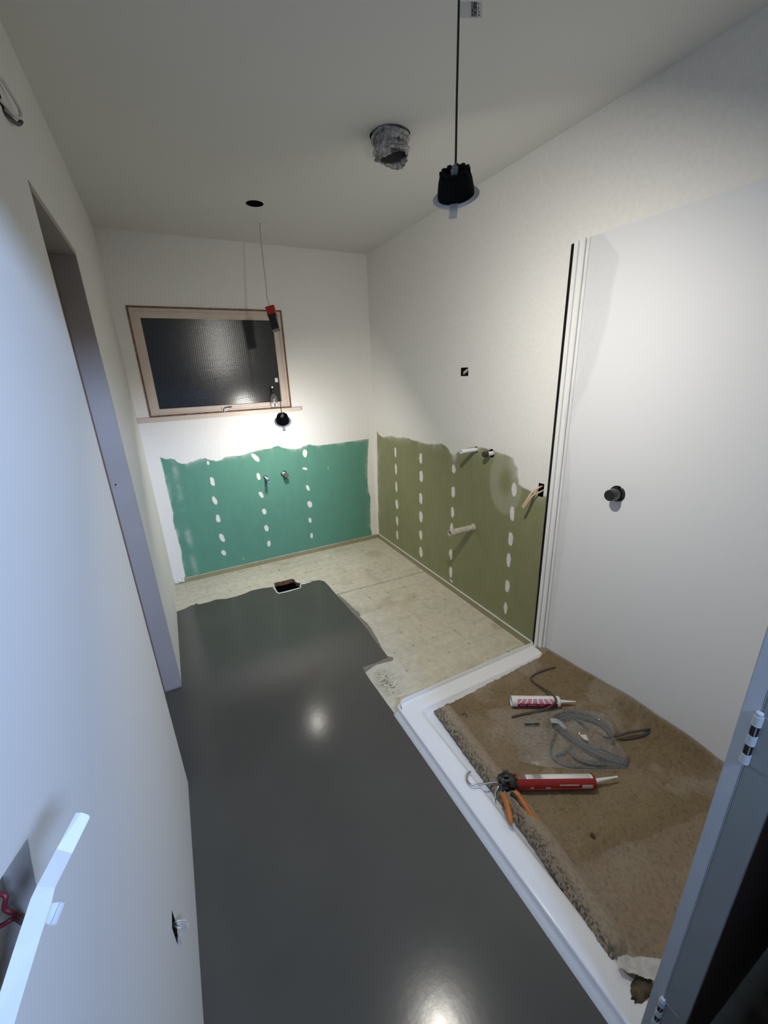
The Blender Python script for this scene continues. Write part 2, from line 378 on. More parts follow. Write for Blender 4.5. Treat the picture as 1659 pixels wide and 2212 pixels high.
def right_col(U, V):
    c = np.ones(U.shape+(3,))*PNT
    band = sst(1.14, 1.07, V+.05*(fbm(U, V, 6, 15)-.5)*2)
    c = lerp(c, PLAST*.97, band*.7)
    d = sdf(U, V, olive)+.008*(fbm(U, V, 35, 13)-.5)
    feather = sst(-.006, .006, d)
    mil = .5*np.exp(-np.clip(d, 0, 1)/.02)*sst(.35, .75, fbm(U, V, 10, 41))
    # dragged plaster at the third stud and the round swipe near the cable hole
    s3 = np.exp(-((U-2.12)/.022)**2)*sst(.93, 1.02, V)*.75
    cy, cz = rw(z2(1140, 560)); rr = np.sqrt(((U-cy)/.13)**2+((V-cz)/.19)**2); sw = .16*sst(1.05, .9, rr)*sst(.15, .6, rr)
    hz = .10*sst(2.9, 3.25, U)*fbm(U, V, 15, 43)
    g = OLI*(1+.12*(fbm(U, V*.4, 22, 33)-.5))[..., None]
    mm = np.clip(mil+s3+sw+hz, 0, .85)[..., None]
    g = g*(1-mm)+PLAST*mm
    c = c*(1-feather[..., None])+g*feather[..., None]
    for k, P in enumerate(rpolys):
        dd = sdf(U, V, P); c = lerp(c, PLAST*1.02, sst(-.001, .003, dd)*(.75+.2*fbm(U, V, 120, 80+k)))
    return c
rects = [SQ, PB]
me = grid_mesh('wall_right', axis_pts((YF, 1.30, .05), (1.30, YB, .0035), *[(v, v, 1) for q in rects for v in q[:2]]),
               axis_pts((0, 1.16, .0035), (1.16, H, .07), *[(v, v, 1) for q in rects for v in q[2:]]),
               lambda U, V, D: np.stack([np.full_like(U, XR), U, V], -1), right_col, hole_skip(RH[:2], rects))
wall_right = struct(link('wall_right', me, WALLC, None, False))
bm = bmesh.new()
for (y, z, r) in RH[:2]:
    pipe(bm, (XR+.0005, y, z), (1, 0, 0), .05, r+.004, r+.001); lathe(bm, (XR+.05, y, z), (1, 0, 0), [(0, 0), (0, r+.004)], 20)
def cavity(bm, x0, y0, y1, z0, z1, dx):
    vs = [[(x, y, z) for (y, z) in ((y0, z0), (y1, z0), (y1, z1), (y0, z1))] for x in (x0, x0+dx)]
    A = [bm.verts.new(v) for v in vs[0]]; B = [bm.verts.new(v) for v in vs[1]]
    for k in range(4): bm.faces.new((A[k], A[(k+1) % 4], B[(k+1) % 4], B[k]))
    bm.faces.new(B)
for q in rects: cavity(bm, XR, q[0], q[1], q[2], q[3], .05)
obj('hole_cavity', bm, DARK, wall_right)

# ================================================================ LEFT WALL (doorway hole)
DY0, DY1, DZ = 1.43, 2.03, 1.965
SOCK = (.715, .752, .325, .385); SHADOW_H = (.25, .408, .93, 1.108); CLP = (1.30, 1.37, 2.085, 2.15)
lw_rects = [(DY0, DY1, -.01, DZ), SOCK, CLP]
SHADOW_P = [tuple(on(px, py, 'x', XL)[1:]) for px, py in [(60,1810),(68,1860),(80,1920),(88,1960),(76,2020),(58,2080),(35,2150),(0,2250),(-60,2330),(-110,2200),(-80,2010),(0,1900)]]  # outline of the switch plate's shadow, cut out of the wall
sy = [p[0] for p in SHADOW_P]; sz = [p[1] for p in SHADOW_P]
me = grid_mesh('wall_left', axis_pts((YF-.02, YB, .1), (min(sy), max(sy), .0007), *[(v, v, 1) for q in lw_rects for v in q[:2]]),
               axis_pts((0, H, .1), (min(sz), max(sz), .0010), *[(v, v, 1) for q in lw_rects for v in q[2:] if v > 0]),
               lambda U, V, D: np.stack([np.full_like(U, XL), U, V], -1), None, lambda u, v: hole_skip([], lw_rects)(u, v) | (sdf(u, v, SHADOW_P) > 0))
wall_left = struct(link('wall_left', me, WALLM))
bm = bmesh.new()
for q in (SOCK, CLP): cavity(bm, XL, q[0], q[1], q[2], q[3], -.05)
obj('hole_cavity', bm, DARK, wall_left)
bm = bmesh.new(); A_ = [bm.verts.new((XL, y, z)) for y, z in SHADOW_P]; B_ = [bm.verts.new((XL-.022, y, z)) for y, z in SHADOW_P]
for k in range(len(SHADOW_P)): j = (k+1) % len(SHADOW_P); bm.faces.new((A_[k], A_[j], B_[j], B_[k]))
bmesh.ops.triangulate(bm, faces=[bm.faces.new(B_)]); obj('plate_shadow_recess', bm, mat('plate_shadow_tone', (.26, .23, .20), .9), wall_left)  # shallow brown-grey pocket stands in for the shadow of the switch plate
# doorway in the left wall: lining and closed leaf
d1 = struct(root('door_1', (XL-.05, (DY0+DY1)/2, 0)))
bm = bmesh.new()
bx(bm, (XL-.115, DY1-.0005, .012), (XL+.0015, DY1+.02, DZ+.02)); bx(bm, (XL-.115, DY0-.02, 0), (XL-.0015, DY0+.0005, DZ+.02)); bx(bm, (XL-.115, DY0, DZ-.0005), (XL+.0015, DY1, DZ+.02))
obj('door_lining', bm, LINING, d1)
box('door_leaf', (XL-.112, DY0+.004, .005), (XL-.076, DY1-.004, DZ-.004), EDGEBR, d1)
bm = bmesh.new(); lathe(bm, on(250, 1047, 'y', DY1-.001), (0, -1, 0), [(0, .0035), (.0012, .0035), (.0012, 0)], 16)
obj('screw_hole', bm, BLACKP, d1)
# ================================================================ FRONT WALL (entrance side), hall
struct(box('wall_front', (DOOR_X+.02, YF-.023, 0), (XR, YF, H), WALLM))
struct(box('wall_front_header', (XL-.02, YF-.023, 2.03), (DOOR_X+.02, YF, H), WALLM)).name = 'wall_header'
bm = bmesh.new(); bx(bm, (DOOR_X, YF-.023, 0), (DOOR_X+.02, YF, 2.03), .002); bx(bm, (XL-.02, YF-.023, 2.01), (DOOR_X, YF-.0005, 2.03))
struct(obj('trim_1', bm, JAMBM))
bm = bmesh.new()
bx(bm, (XL-.02, -1.72, 0), (XL+.0, YF-.0205, H)) if False else None
bx(bm, (-0.95, -1.74, 0), (1.65, -1.70, H)); bx(bm, (-0.99, -1.74, 0), (-0.95, .165, H)); bx(bm, (-.95, .125, 0), (XL-.001, .165, H))
struct(obj('wall_hall', bm, WALLM))
struct(box('wall_hall_right', (1.602, -1.74, 0), (1.642, .165, H), DOORM))

# door leaf of the entrance, folded back into the hall
EDGEM = mat('grey_green_edge_paint', (.27, .28, .27), .45, var=.06, vscale=12)
d2 = struct(root('door_2', (DOOR_X+.01, .145, 0)))
DYF, DYN = .1665, .1242
bm = bmesh.new(); bx(bm, (DOOR_X, DYN+.0008, .008), (DOOR_X+.895, DYF, 2.0), .0015); obj('door_edge', bm, EDGEM, d2)
bm = bmesh.new(); bx(bm, (DOOR_X+.001, DYN-.0006, .008), (DOOR_X+.895, DYN+.0008, 2.0)); obj('door_face', bm, DOORM, d2)
def hinge(z0, z1):
    bm = bmesh.new(); n = 5; Lh = (z1-z0)/n; x, y = DOOR_X-.003, .1675
    for k in range(0, n, 2):
        lathe(bm, (x, y, z0+k*Lh), (0, 0, 1), [(0, 0), (0, .0062), (Lh*.96, .0062), (Lh*.96, 0)], 20)
    lathe(bm, (x, y, z1), (0, 0, 1), [(0, .0035), (.002, .005), (.005, .0045), (.007, 0)], 16)
    h = obj('hinge', bm, JAMBM, d2, False)
    bm = bmesh.new()
    for k in range(1, n, 2): lathe(bm, (x, y, z0+k*Lh), (0, 0, 1), [(0, 0), (0, .0052), (Lh, .0052), (Lh, 0)], 20)
    obj('hinge_knuckle', bm, BLACKGL, h); bm = bmesh.new()
    for k in range(1, n, 2): bx(bm, (x-.0055, y-.004, z0+k*Lh+.001), (x-.0045, y-.002, z0+(k+1)*Lh-.001))
    obj('hinge_pin', bm, STEEL, h)
    obj('hinge_leaf', bx(bmesh.new(), (DOOR_X-.0012, y-.030, z0), (DOOR_X+.001, y-.003, z1)), EDGEM, h)
hinge(.925, 1.018); hinge(.16, .253)

# ================================================================ CEILING with cut holes
LH = [(*along(984, 373, .972)[:2], .046), (0.614, 2.608, .046), (0.972, 1.742, .080)]
def ceil_mesh():
    bm = bmesh.new(); x0, x1, y0, y1 = -0.99, XR+.04, -1.74, YB+.02
    outer = [bm.verts.new((x, y, H)) for x, y in ((x0, y0), (x1, y0), (x1, y1), (x0, y1))]
    es = [bm.edges.new((outer[i], outer[(i+1) % 4])) for i in range(4)]
    for cx, cy, r in LH:
        ring = [bm.verts.new((cx+r*math.cos(a), cy+r*math.sin(a), H)) for a in [2*math.pi*k/40 for k in range(40)]]
        es += [bm.edges.new((ring[i], ring[(i+1) % 40])) for i in range(40)]
    bmesh.ops.triangle_fill(bm, use_beauty=True, use_dissolve=False, edges=es)
    for f in [f for f in bm.faces if any((f.calc_center_median().xy-Vector((cx, cy))).length < r*.97 and all((v.co.xy-Vector((cx, cy))).length < r*1.01 for v in f.verts) for cx, cy, r in LH)]:
        bm.faces.remove(f)
    return bm
ceiling = struct(obj('ceiling', ceil_mesh(), CEILM))
bm = bmesh.new()
for cx, cy, r in LH:
    lathe(bm, (cx, cy, H), (0, 0, 1), [(0, r), (.012, r), (.10, r+.01), (.10, 0)], 40)
obj('hole_cavity', bm, DARK, ceiling)

# ================================================================ FLOOR
def zt(X, Y): return (560+X/10.37, 1220+Y/10.37)
toilet = [tuple(on(*zt(*p), 'z', 0)[:2]) for p in [(335,410),(430,385),(520,370),(600,350),(680,325),(745,312),(790,340),(815,385),(850,402),(905,408),(925,430),(905,465),(912,500),(890,515),(780,545),(660,575),(540,605),(450,628),(410,610),(385,570),(360,530),(345,480)]]
def fl(p, z=0): q = on(p[0], p[1], 'z', z); return (q[0], q[1])
NAILS = [(x, y) for x in np.arange(.02, 1.6, .145) for y in np.arange(1.40, 3.3, .155)]
def floor_col(U, V):
    base = np.array([0.56, 0.52, 0.415]); c = np.ones(U.shape+(3,))*base
    c = c*(1+.16*(fbm(U*.5, V*4, 8, 61)-.5)+.18*(fbm(U, V, 3, 66)-.5))[..., None]
    # board joint
    j = np.exp(-((V-(2.475+(U-1.2)*-.047))/.0032)**2)*sst(.7, .86, U); c = lerp(c, (.10, .08, .05), np.clip(j, 0, 1)*.85)
    # faint stamped grid
    ln = np.exp(-(((V-1.40+.0775) % .155-.0775)/.002)**2)*sst(.45, .75, fbm(U, V, 9, 62))
    ln2 = np.exp(-(((U-.02+.0725) % .145-.0725)/.002)**2)*sst(.5, .8, fbm(U, V, 9, 63))
    c = lerp(c, (.20, .16, .10), np.clip(ln+ln2, 0, 1)*.7)
    rs = np.random.RandomState(3)
    for (x, y) in NAILS:
        x += rs.uniform(-.012, .012); y += rs.uniform(-.012, .012); s = rs.uniform(.0034, .0062); a = rs.uniform(.45, .95)
        c = lerp(c, (.06, .045, .03), np.exp(-(((U-x)/s)**2+((V-y)/s)**2))*a)
    for px, py, s in ((603, 1231.5, .008),):
        x, y = fl((px, py)); c = lerp(c, (.03, .02, .01), np.exp(-(((U-x)/s)**2+((V-y)/s)**2)**2))
    c = lerp(c, (.035, .018, .009), (V < .18)*1.0)
    # stain patches and the combed hatch beside the tray
    c = lerp(c, (.30, .25, .15), .35*sst(.62, .8, fbm(U, V, 5, 64)))
    x, y = fl((838, 1475)); m = np.exp(-(((U-x)/.055)**2+((V-y)/.10)**2)**2)
    c = lerp(c, (.16, .15, .11), m*sst(.55, .75, vnoise(U*90, V*260, 65))*.9)
    return c
fl_us = axis_pts((-0.99, XL-.15, .2), (XL-.15, XR, .0042), (XR, XR+.04, .04)); fl_vs = axis_pts((-1.74, 1.30, .1), (1.30, YB+.01, .0042))
me = grid_mesh('floor', fl_us, fl_vs, lambda U, V, D: np.stack([U, V, np.zeros_like(U)], -1), floor_col,
               lambda u, v: (sdf(u, v, toilet) > 0))
floor = struct(link('floor', me, FLOORC))
bm = bmesh.new()
top = [bm.verts.new((x, y, 0.0005)) for x, y in toilet]; bot = [bm.verts.new((x, y, -.035)) for x, y in toilet]
for i in range(len(top)): j = (i+1) % len(top); bm.faces.new((top[i], top[j], bot[j], bot[i]))
obj('hole_edge', bm, BARE, floor)
bm = bmesh.new(); cx = sum(p[0] for p in toilet)/len(toilet); cy = sum(p[1] for p in toilet)/len(toilet)
bx(bm, (cx-.2, cy-.2, -.16), (cx+.2, cy+.2, -.15)); 
for a, b in (((-.2, -.2), (-.19, .2)), ((.19, -.2), (.2, .2)), ((-.2, .19), (.2, .2)), ((-.2, -.2), (.2, -.19))): bx(bm, (cx+a[0], cy+a[1], -.15), (cx+b[0], cy+b[1], -.036))
obj('hole_cavity', bm, DARK, floor)

def zl(X, Y): return (340+X/2.9625, 1120+Y/2.9625)
edge = [(118,597),(150,586),(180,575),(215,556),(240,550),(248,541),(262,550),(330,535),(370,520),(400,516),(440,514),(500,500),(560,480),(600,462),(660,448),(735,438),(752,462),(762,474),(776,479),(830,470),(912,444),(918,425),(985,402),(1035,394),(1068,402),(1098,432),(1130,470),(1165,508),(1200,548),(1245,600),(1285,640),(1320,680),(1352,720),(1380,765),(1415,810),(1448,850),(1475,887),(1400,920),(1310,952),(1330,985),(1365,1040),(1410,1100),(1470,1185),(1530,1265),(1590,1350)]
ZLV = .0035
lv = [on(*zl(*p), 'z', ZLV) for p in edge]
lv = [(XL, lv[0][1], ZLV)]+[tuple(p) for p in lv]+[(.679, 1.20, ZLV), (.679, .19, ZLV), (.699, .15, ZLV), (XL, .15, ZLV),
      (XL, DY0, ZLV), (XL-.075, DY0, ZLV), (XL-.075, DY1, ZLV), (XL, DY1, ZLV)]
lev = extrude_poly('levelling_coat', [(x, y, z-.0033) for x, y, z in lv], (0, 0, .0033), LEVEL, floor)
sm = [(1150,480),(1200,520),(1270,590),(1290,600),(1300,622),(1290,625),(1345,672),(1365,700),(1410,775),(1440,835),(1470,880),(1510,890),(1508,908),(1460,920),(1400,935),(1370,955),(1330,985),(1300,955),(1420,890),(1300,720)]
extrude_poly('thin_smear', [tuple(on(*zl(*p), 'z', .0012)) for p in sm], (0, 0, .0008), SMEAR, floor)
bm = bmesh.new(); rim = [on(*zt(*p), 'z', .004) for p in [(300,490),(335,500),(345,540),(375,580),(400,622),(440,640),(560,615),(700,580),(800,550),(905,522),(930,500),(920,462),(945,430),(1010,425),(1080,402),(1165,380)]]
tube(bm, rim, [.0035+.0018*random.random() for _ in rim], 8); obj('white_bead', bm, WHITEP, floor, True)

# baseboards (board upstands)
bb = struct(box('baseboard_back', (XL+.03, YB-.012, 0), (XR-.0125, YB-.001, .036), OLIVE))
box('top_edge', (XL+.03, YB-.0122, .036), (XR-.0125, YB-.001, .0385), PVCG, bb)
bb = struct(box('baseboard_right', (XR-.012, 1.345, 0), (XR-.001, YB-.001, .040), OLIVE))
box('top_edge', (XR-.0125, 1.345, .040), (XR-.001, YB-.002, .0418), WHITEP, bb)
bm = bmesh.new()
bx(bm, (XL+.001, YB-.02, .015), (XL+.06, YB-.001, .035), .003); tube(bm, [(XL+.062, YB-.01, .045), (XL+.065, YB-.014, .012)], .007, 8); tube(bm, [(XL+.03, YB-.014, .04), (XL+.05, YB-.018, .03)], .01, 8)
obj('plaster_lump', bm, WALLM, wall_back)

# ================================================================ WINDOW
w1 = struct(root('window_1', ((WIN[0]+WIN[1])/2, YB, WIN[2])))
x0, x1, z0, z1 = WIN
def frame(bm, x0, x1, z0, z1, t, ya, yb, tb=None):
    tb = tb or t
    bx(bm, (x0, ya, z0), (x0+t, yb, z1)); bx(bm, (x1-t, ya, z0), (x1, yb, z1)); bx(bm, (x0+t, ya, z1-t), (x1-t, yb, z1)); bx(bm, (x0+t, ya, z0), (x1-t, yb, z0+tb)); return bm
obj('bare_timber_edge', frame(bmesh.new(), x0, x1, z0, z1, .010, YB-.006, YB+.07), BARE, w1)
obj('window_frame', frame(bmesh.new(), x0+.010, x1-.010, z0+.002, z1-.010, .018, YB+.002, YB+.07), CREAM, w1)
gx0, gz1 = bw((298, 683)); gx1, gz0 = bw((602, 870))
obj('window_sash', frame(bmesh.new(), x0+.028, x1-.028, z0+.014, z1-.028, .040, YB+.014, YB+.05, .036), CREAM, w1)
box('pane', (x0+.06, YB+.034, z0+.045), (x1-.06, YB+.04, z1-.06), GLASSM, w1)
sx0 = on(295, 905, 'y', YB-.03)[0]; sx1 = on(650, 882, 'y', YB-.03)[0]
box('window_sill', (XL+.001, YB-.040, z0-.026), (sx1, YB+.06, z0+.001), CREAM, w1, .002)
bm = bmesh.new(); q = on(486, 882, 'y', YB)
bx(bm, (q[0]-.02, YB+.002, z0+.022), (q[0]+.025, YB+.014, z0+.034)); tube(bm, [(q[0]-.01, YB+.002, z0+.028), (q[0]-.005, YB-.012, z0+.018), (q[0]+.01, YB-.014, z0+.006)], .004, 8)
tube(bm, [(q[0]-.005, YB-.004, z0+.028), (q[0]+.05, YB-.010, z0+.036)], .004, 8); lathe(bm, (q[0]-.006, YB-.002, z0+.002), (0, 0, 1), [(0, 0), (0, .008), (.016, .008), (.016, 0)], 12)
obj('window_latch', bm, STEEL, w1)
bm = bmesh.new(); q = on(597, 821, 'y', YB+.034); bx(bm, (q[0]-.012, YB+.026, q[2]-.016), (q[0]+.010, YB+.0335, q[2]+.016), .002); obj('window_catch', bm, WHITEP, w1)

# spray bottle on the sill
q = on(594, 879, 'y', YB-.02); bz = z0+.001; br = root('bottle', (q[0], YB-.010, bz), 'clear plastic bottle with black neck and white cap on the window sill', 'bottle')
bm = bmesh.new(); lathe(bm, (q[0], YB-.010, bz), (0, 0, 1), [(0, 0), (0, .025), (.004, .028), (.06, .0285), (.085, .027), (.10, .018), (.108, .011), (.112, .010)], 28); obj('body', bm, BOTM, br, True)
bm = bmesh.new(); lathe(bm, (q[0], YB-.010, bz+.112), (0, 0, 1), [(0, 0), (0, .0115), (.03, .0115), (.034, .008), (.04, .006), (.04, 0)], 20); obj('neck', bm, BLACKP, br, True)
bm = bmesh.new(); lathe(bm, (q[0]-.001, YB-.010, bz+.152), (0, 0, 1), [(0, 0), (0, .007), (.014, .0072), (.016, 0)], 16); obj('cap', bm, WHITEP, br, True)
bm = bmesh.new(); lathe(bm, (q[0], YB-.010, bz+.015), (0, 0, 1), [(0, .0290), (.032, .0292), (.032, .0290)], 28)
bmesh.ops.delete(bm, geom=[f for f in bm.faces if (f.calc_center_median().x-q[0]) > -.012 and (f.calc_center_median().x-q[0]) < .006], context='FACES'); obj('label', bm, LWHITE, br, True)

# ================================================================ HANGING DOWNLIGHTS
def downlight(name, centre, n, hk, rim_r, label, power, tab_dir, back):
    n = Vector(n).normalized(); c = Vector(centre); rt = root(name, c, label, 'downlight', 'loose downlights hanging from the ceiling')
    k = rim_r/.055
    bm = bmesh.new(); lathe(bm, c, -n, [(-.002, .036*k), (-.004, .050*k), (0, .055*k), (.002, .055*k), (.003, .040*k)], 48); obj('rim', bm, RIMM, rt, True)
    bm = bmesh.new(); lathe(bm, c, -n, [(.001, .043*k), (.012*k, .043*k), (.034*k, .039*k), (.048*k, .034*k), (.052*k, .031*k), (.052*k, .022*k), (.046*k, .020*k), (.046*k, 0)], 48)
    u = n.orthogonal().normalized(); v = n.cross(u)
    for i in range(12):      # heat-sink fins round the top edge
        a = 2*math.pi*i/12; d = u*math.cos(a)+v*math.sin(a)
        obox(bm, c-n*.038*k+d*.029*k, d, n.cross(d), n, .012*k, .008*k, .030*k)
    obj('heat_sink', bm, BLACKM, rt, False)
    bm = bmesh.new(); obox(bm, c-n*.050*k, u, v, n, .022*k, .014*k, .012*k)
    for i in range(5): obox(bm, c-n*.055*k+u*(.006*(i-2))*k+v*.004*math.sin(i*2)*k, u, v, n, .003*k, .006*k, .010*k)
    obj('terminal_block', bm, LGREY, rt)
    bm = bmesh.new(); lathe(bm, c, n, [(.001, 0), (.001, .035*k)], 40); obj('diffuser', bm, LEDM, rt)
    # spring clip tab
    td = Vector(tab_dir).normalized(); td = (td-n*td.dot(n)).normalized(); sd = n.cross(td).normalized()
    bm = bmesh.new(); p0 = c+td*.046*k-n*.004; T = (td*1.0+n*.30).normalized(); nn = T.cross(sd).normalized()
    obox(bm, p0+T*.018*k, T, sd, nn, .036*k, .017*k, .002*k, .0008*k); obj('clip', bm, CLEARTAB, rt)
    a = area(name+'_light', c+n*.006, n, .066*k, power, LAMP_COL, spread=hk); return rt, k
R_, U_ = Vector(RX), Vector(UX)
cf = along(984.9, 425.6, .969); nf = Vector((.45, .48, -.755)).normalized(); v = Vector(ray(985, 425)).normalized()
front, kf = downlight('pendant_downlight', cf, nf, 169, .055, 'black loose downlight with grey rim hanging on a black cable near the camera', LAMP_FRONT_W, (-U_*.95-R_*.06-v*.1), True)
top = Vector(cf)-nf*.050*kf; hx, hy = LH[0][:2]
bm = bmesh.new(); tube(bm, [tuple(top), (hx, hy, top.z+.03), (hx, hy, 2.1), (hx+.001, hy, 2.3), (hx, hy, 2.44)], .0026, 10, smooth=6); obj('cable', bm, BLACKP, front, True)
q = along(992, 20, 1.03)
tg = root('cable_tag', (.770, 1.027, 2.30), 'clear printed tag stuck round the black cable at the ceiling', 'tag')
px0 = along(988.5, 3, .975); px1 = along(1041, 3, .97); pz0 = along(988.5, 38, .975); pz1 = along(1041, 38, .97)
bm = bmesh.new(); vs = [bm.verts.new(Vector(p)) for p in (px0, px1, pz1, pz0)]; f = bm.faces.new(vs); ex = bmesh.ops.extrude_face_region(bm, geom=[f])
for g in ex['geom']:
    if isinstance(g, bmesh.types.BMVert): g.co += Vector(FX)*.0006
obj('sleeve', bm, TAGM, tg)
bm = bmesh.new(); A, B_, D_ = Vector(px0), Vector(px1), Vector(pz0); ex_, ey_ = (B_-A), (D_-A)
def quad(bm, a0, a1, b0, b1, off=-.0006):
    vs = [bm.verts.new(A+ex_*a+ey_*b+Vector(FX)*off) for a, b in ((a0, b0), (a1, b0), (a1, b1), (a0, b1))]; bm.faces.new(vs)
quad(bm, .55, .80, .02, .95); obj('print_block', bm, LGREY, tg)
bm = bmesh.new()
for a, b, w_, h_ in ((.66,.12,.12,.10),(.64,.26,.05,.16),(.72,.28,.05,.14),(.66,.42,.1,.05),(.58,.50,.05,.18),(.68,.66,.09,.12),(.60,.80,.05,.1),(.84,.1,.03,.12),(.84,.35,.03,.2),(.86,.62,.04,.1),(.85,.8,.05,.12)): quad(bm, a, a+w_, b, b+h_, -.0009)
obj('printing', bm, BLACKP, tg)

cb = along(611, 910.5, 2.58); v = Vector(ray(610, 913)).normalized()
nb = Vector((.15, .62, -.77)).normalized()
back, kb = downlight('pendant_downlight', cb, nb, 180, .052, 'small black loose downlight hanging below the window sill on a thin cable', LAMP_BACK_W, (-U_*.9+R_*.12+v*.3), True)
drv = root('light_driver', (.66, 2.62, 1.84), 'red and black driver box hanging on a white cable in front of the window', 'driver box')
dc = along(585.5, 690, 2.42); dt = along(575, 637, 2.40)
V1 = (Vector(along(595, 716, 2.42))-Vector(along(581, 664, 2.42))).normalized(); Vz = V1; Vn = Vector(FX); Vs = Vz.cross(Vn).normalized(); Vn = Vs.cross(Vz).normalized()
drv.location = dc
t0 = Vector(along(583.5, 664, 2.42)); t1 = Vector(along(588, 716, 2.42)); Lb = (t1-t0).length
bm = bmesh.new(); obox(bm, t0+Vz*Lb*.17, Vz, Vs, Vn, Lb*.34, .050, .034, .002); obj('red_cap', bm, REDP, drv)
bm = bmesh.new(); obox(bm, t0+Vz*Lb*.66+Vs*-.001, Vz, Vs, Vn, Lb*.64, .044, .032, .002); obox(bm, t0+Vz*Lb*.58-Vs*.006-Vn*.018, Vz, Vs, Vn, Lb*.4, .024, .006, .001); obj('black_body', bm, BLACKP, drv)
bm = bmesh.new(); cw = [(.614, 2.608, 2.44), (.612, 2.606, 2.30)]+[tuple(along(px, py, t)) for px, py, t in ((562, 500, 2.40), (567, 550, 2.40), (572, 600, 2.40), (576, 632, 2.41))]+[tuple(t0)]
tube(bm, [(.614, 2.608, 2.44)]+[tuple(along(px, py, t)) for px, py, t in ((560, 460, 2.45), (562, 500, 2.43), (567, 550, 2.42), (572, 592, 2.42), (575, 620, 2.42), (577, 642, 2.42))]+[tuple(t0)], .0034, 10, smooth=6)
obj('cable', bm, mat('cream_cable', (.50, .46, .40), .5), drv, True)
bm = bmesh.new(); tb_ = Vector(cb)-nb*.048*kb
tube(bm, [t1, Vector(along(600, 800, 2.48)), Vector(along(605.5, 868, 2.52)), Vector(along(608, 890, 2.55)), tb_], .0024, 8, smooth=6); obj('cable', bm, BLACKP, back, True)

# ================================================================ DUCT in ceiling
dk = root('extractor_duct', (.972, 1.742, H), 'flexible duct end wrapped in crumpled clear plastic hanging from the ceiling hole', 'duct')
bm = bmesh.new()
N, K = 72, 26
base = Vector((.968, 1.735, H+.03)); tilt = Vector((.02, -.03, -1)).normalized(); uu = Vector((1, 0, 0)); vv = Vector((0, 1, 0)); rings = []
for i in range(K):
    t = i/(K-1); L_ = .03+t*.115; rr = .068*(1-.10*t)+.0045*math.sin(t*20)
    rr = rr if i < K-1 else rr*.96
    ring = []
    for k in range(N):
        a = 2*math.pi*k/N
        w_ = .004*math.sin(a*3+t*5)+.0035*math.sin(a*17+t*9)+random.uniform(-.0018, .0018)
        ring.append(bm.verts.new(base+tilt*(L_-.03+(.010*math.sin(a*2+1) if t > .7 else 0)*((t-.7)/.3))+uu*math.cos(a)*(rr+w_)+vv*math.sin(a)*(rr+w_)))
    rings.append(ring)
for A_, B_ in zip(rings, rings[1:]):
    for k in range(N): bm.faces.new((A_[k], A_[(k+1) % N], B_[(k+1) % N], B_[k]))
obj('wrapped_sleeve', bm, DUCTS, dk, True)
bm = bmesh.new(); lathe(bm, base+tilt*.07, tilt, [(0, 0), (.0, .055)], 40); lathe(bm, base+tilt*.0, tilt, [(0, .060), (.10, .054)], 40); obj('duct_liner', bm, DUCTD, dk, True)
bm = bmesh.new()
for (r0, lo, tl) in ((.071, .045, .006), (.067, .085, -.008)):
    pts = [base+tilt*(lo+tl*math.sin(a+.6)+.004*math.sin(a*3))+uu*math.cos(a)*(r0)+vv*math.sin(a)*(r0) for a in [2*math.pi*k/40 for k in range(40)]]
    tube(bm, pts, [.005+.003*abs(math.sin(i*1.7)) for i in range(40)], 8, closed=True)
obj('wrapping_bands', bm, DUCTS, dk, True)

# ================================================================ PIPES on the right wall
def wallpipe(name, y, z, L, ro, ri, m, label, cat, seg=28):
    bm = bmesh.new(); pipe(bm, (XR+.02, y, z), (-1, 0, 0), L+.02, ro, ri, seg); lathe(bm, (XR+.001-L+.03, y, z), (-1, 0, 0), [(0, 0), (0, ri)], seg) if False else None
    return tag(obj(name, bm, m, None, True), label, cat)
def flatshade(o, ang=40):
    m = o.modifiers.new('edges', 'EDGE_SPLIT'); m.split_angle = math.radians(ang); return o
flatshade(wallpipe('water_pipe', 1.902, 1.061, .116, .0125, .0095, PVCW, 'short white open pipe stub sticking out high on the right wall', 'pipe'))
cp = root('capped_pipe', (XR, 1.768, 1.059), 'grey pipe stub with a dark cap beside the white pipe on the right wall', 'pipe')
bm = bmesh.new(); lathe(bm, (XR+.02, 1.768, 1.059), (-1, 0, 0), [(0, 0), (0, .014), (.065, .014), (.065, 0)], 24); flatshade(obj('pipe', bm, PVCW, cp, True))
bm = bmesh.new(); lathe(bm, (XR-.034, 1.768, 1.059), (-1, 0, 0), [(0, 0), (0, .0165), (.022, .0165), (.028, .013), (.028, 0)], 24); bx(bm, (XR-.034, 1.762, 1.068), (XR-.005, 1.776, 1.0745)); flatshade(obj('end_cap', bm, mat('dark_grey_cap', (.035, .032, .03), .45), cp, True))
flatshade(wallpipe('waste_pipe', 1.900, .560, .190, .0205, .0165, PVCG, 'long dusty beige waste pipe sticking out of the lower right wall', 'pipe'))
bm = bmesh.new(); lathe(bm, (XR, 1.9, .56), (-1, 0, 0), [(0, .0205), (0, .026), (.006, .024), (.012, .0206)], 24); obj('plaster_collar', bm, PVCG, bpy.data.objects['waste_pipe'], True)
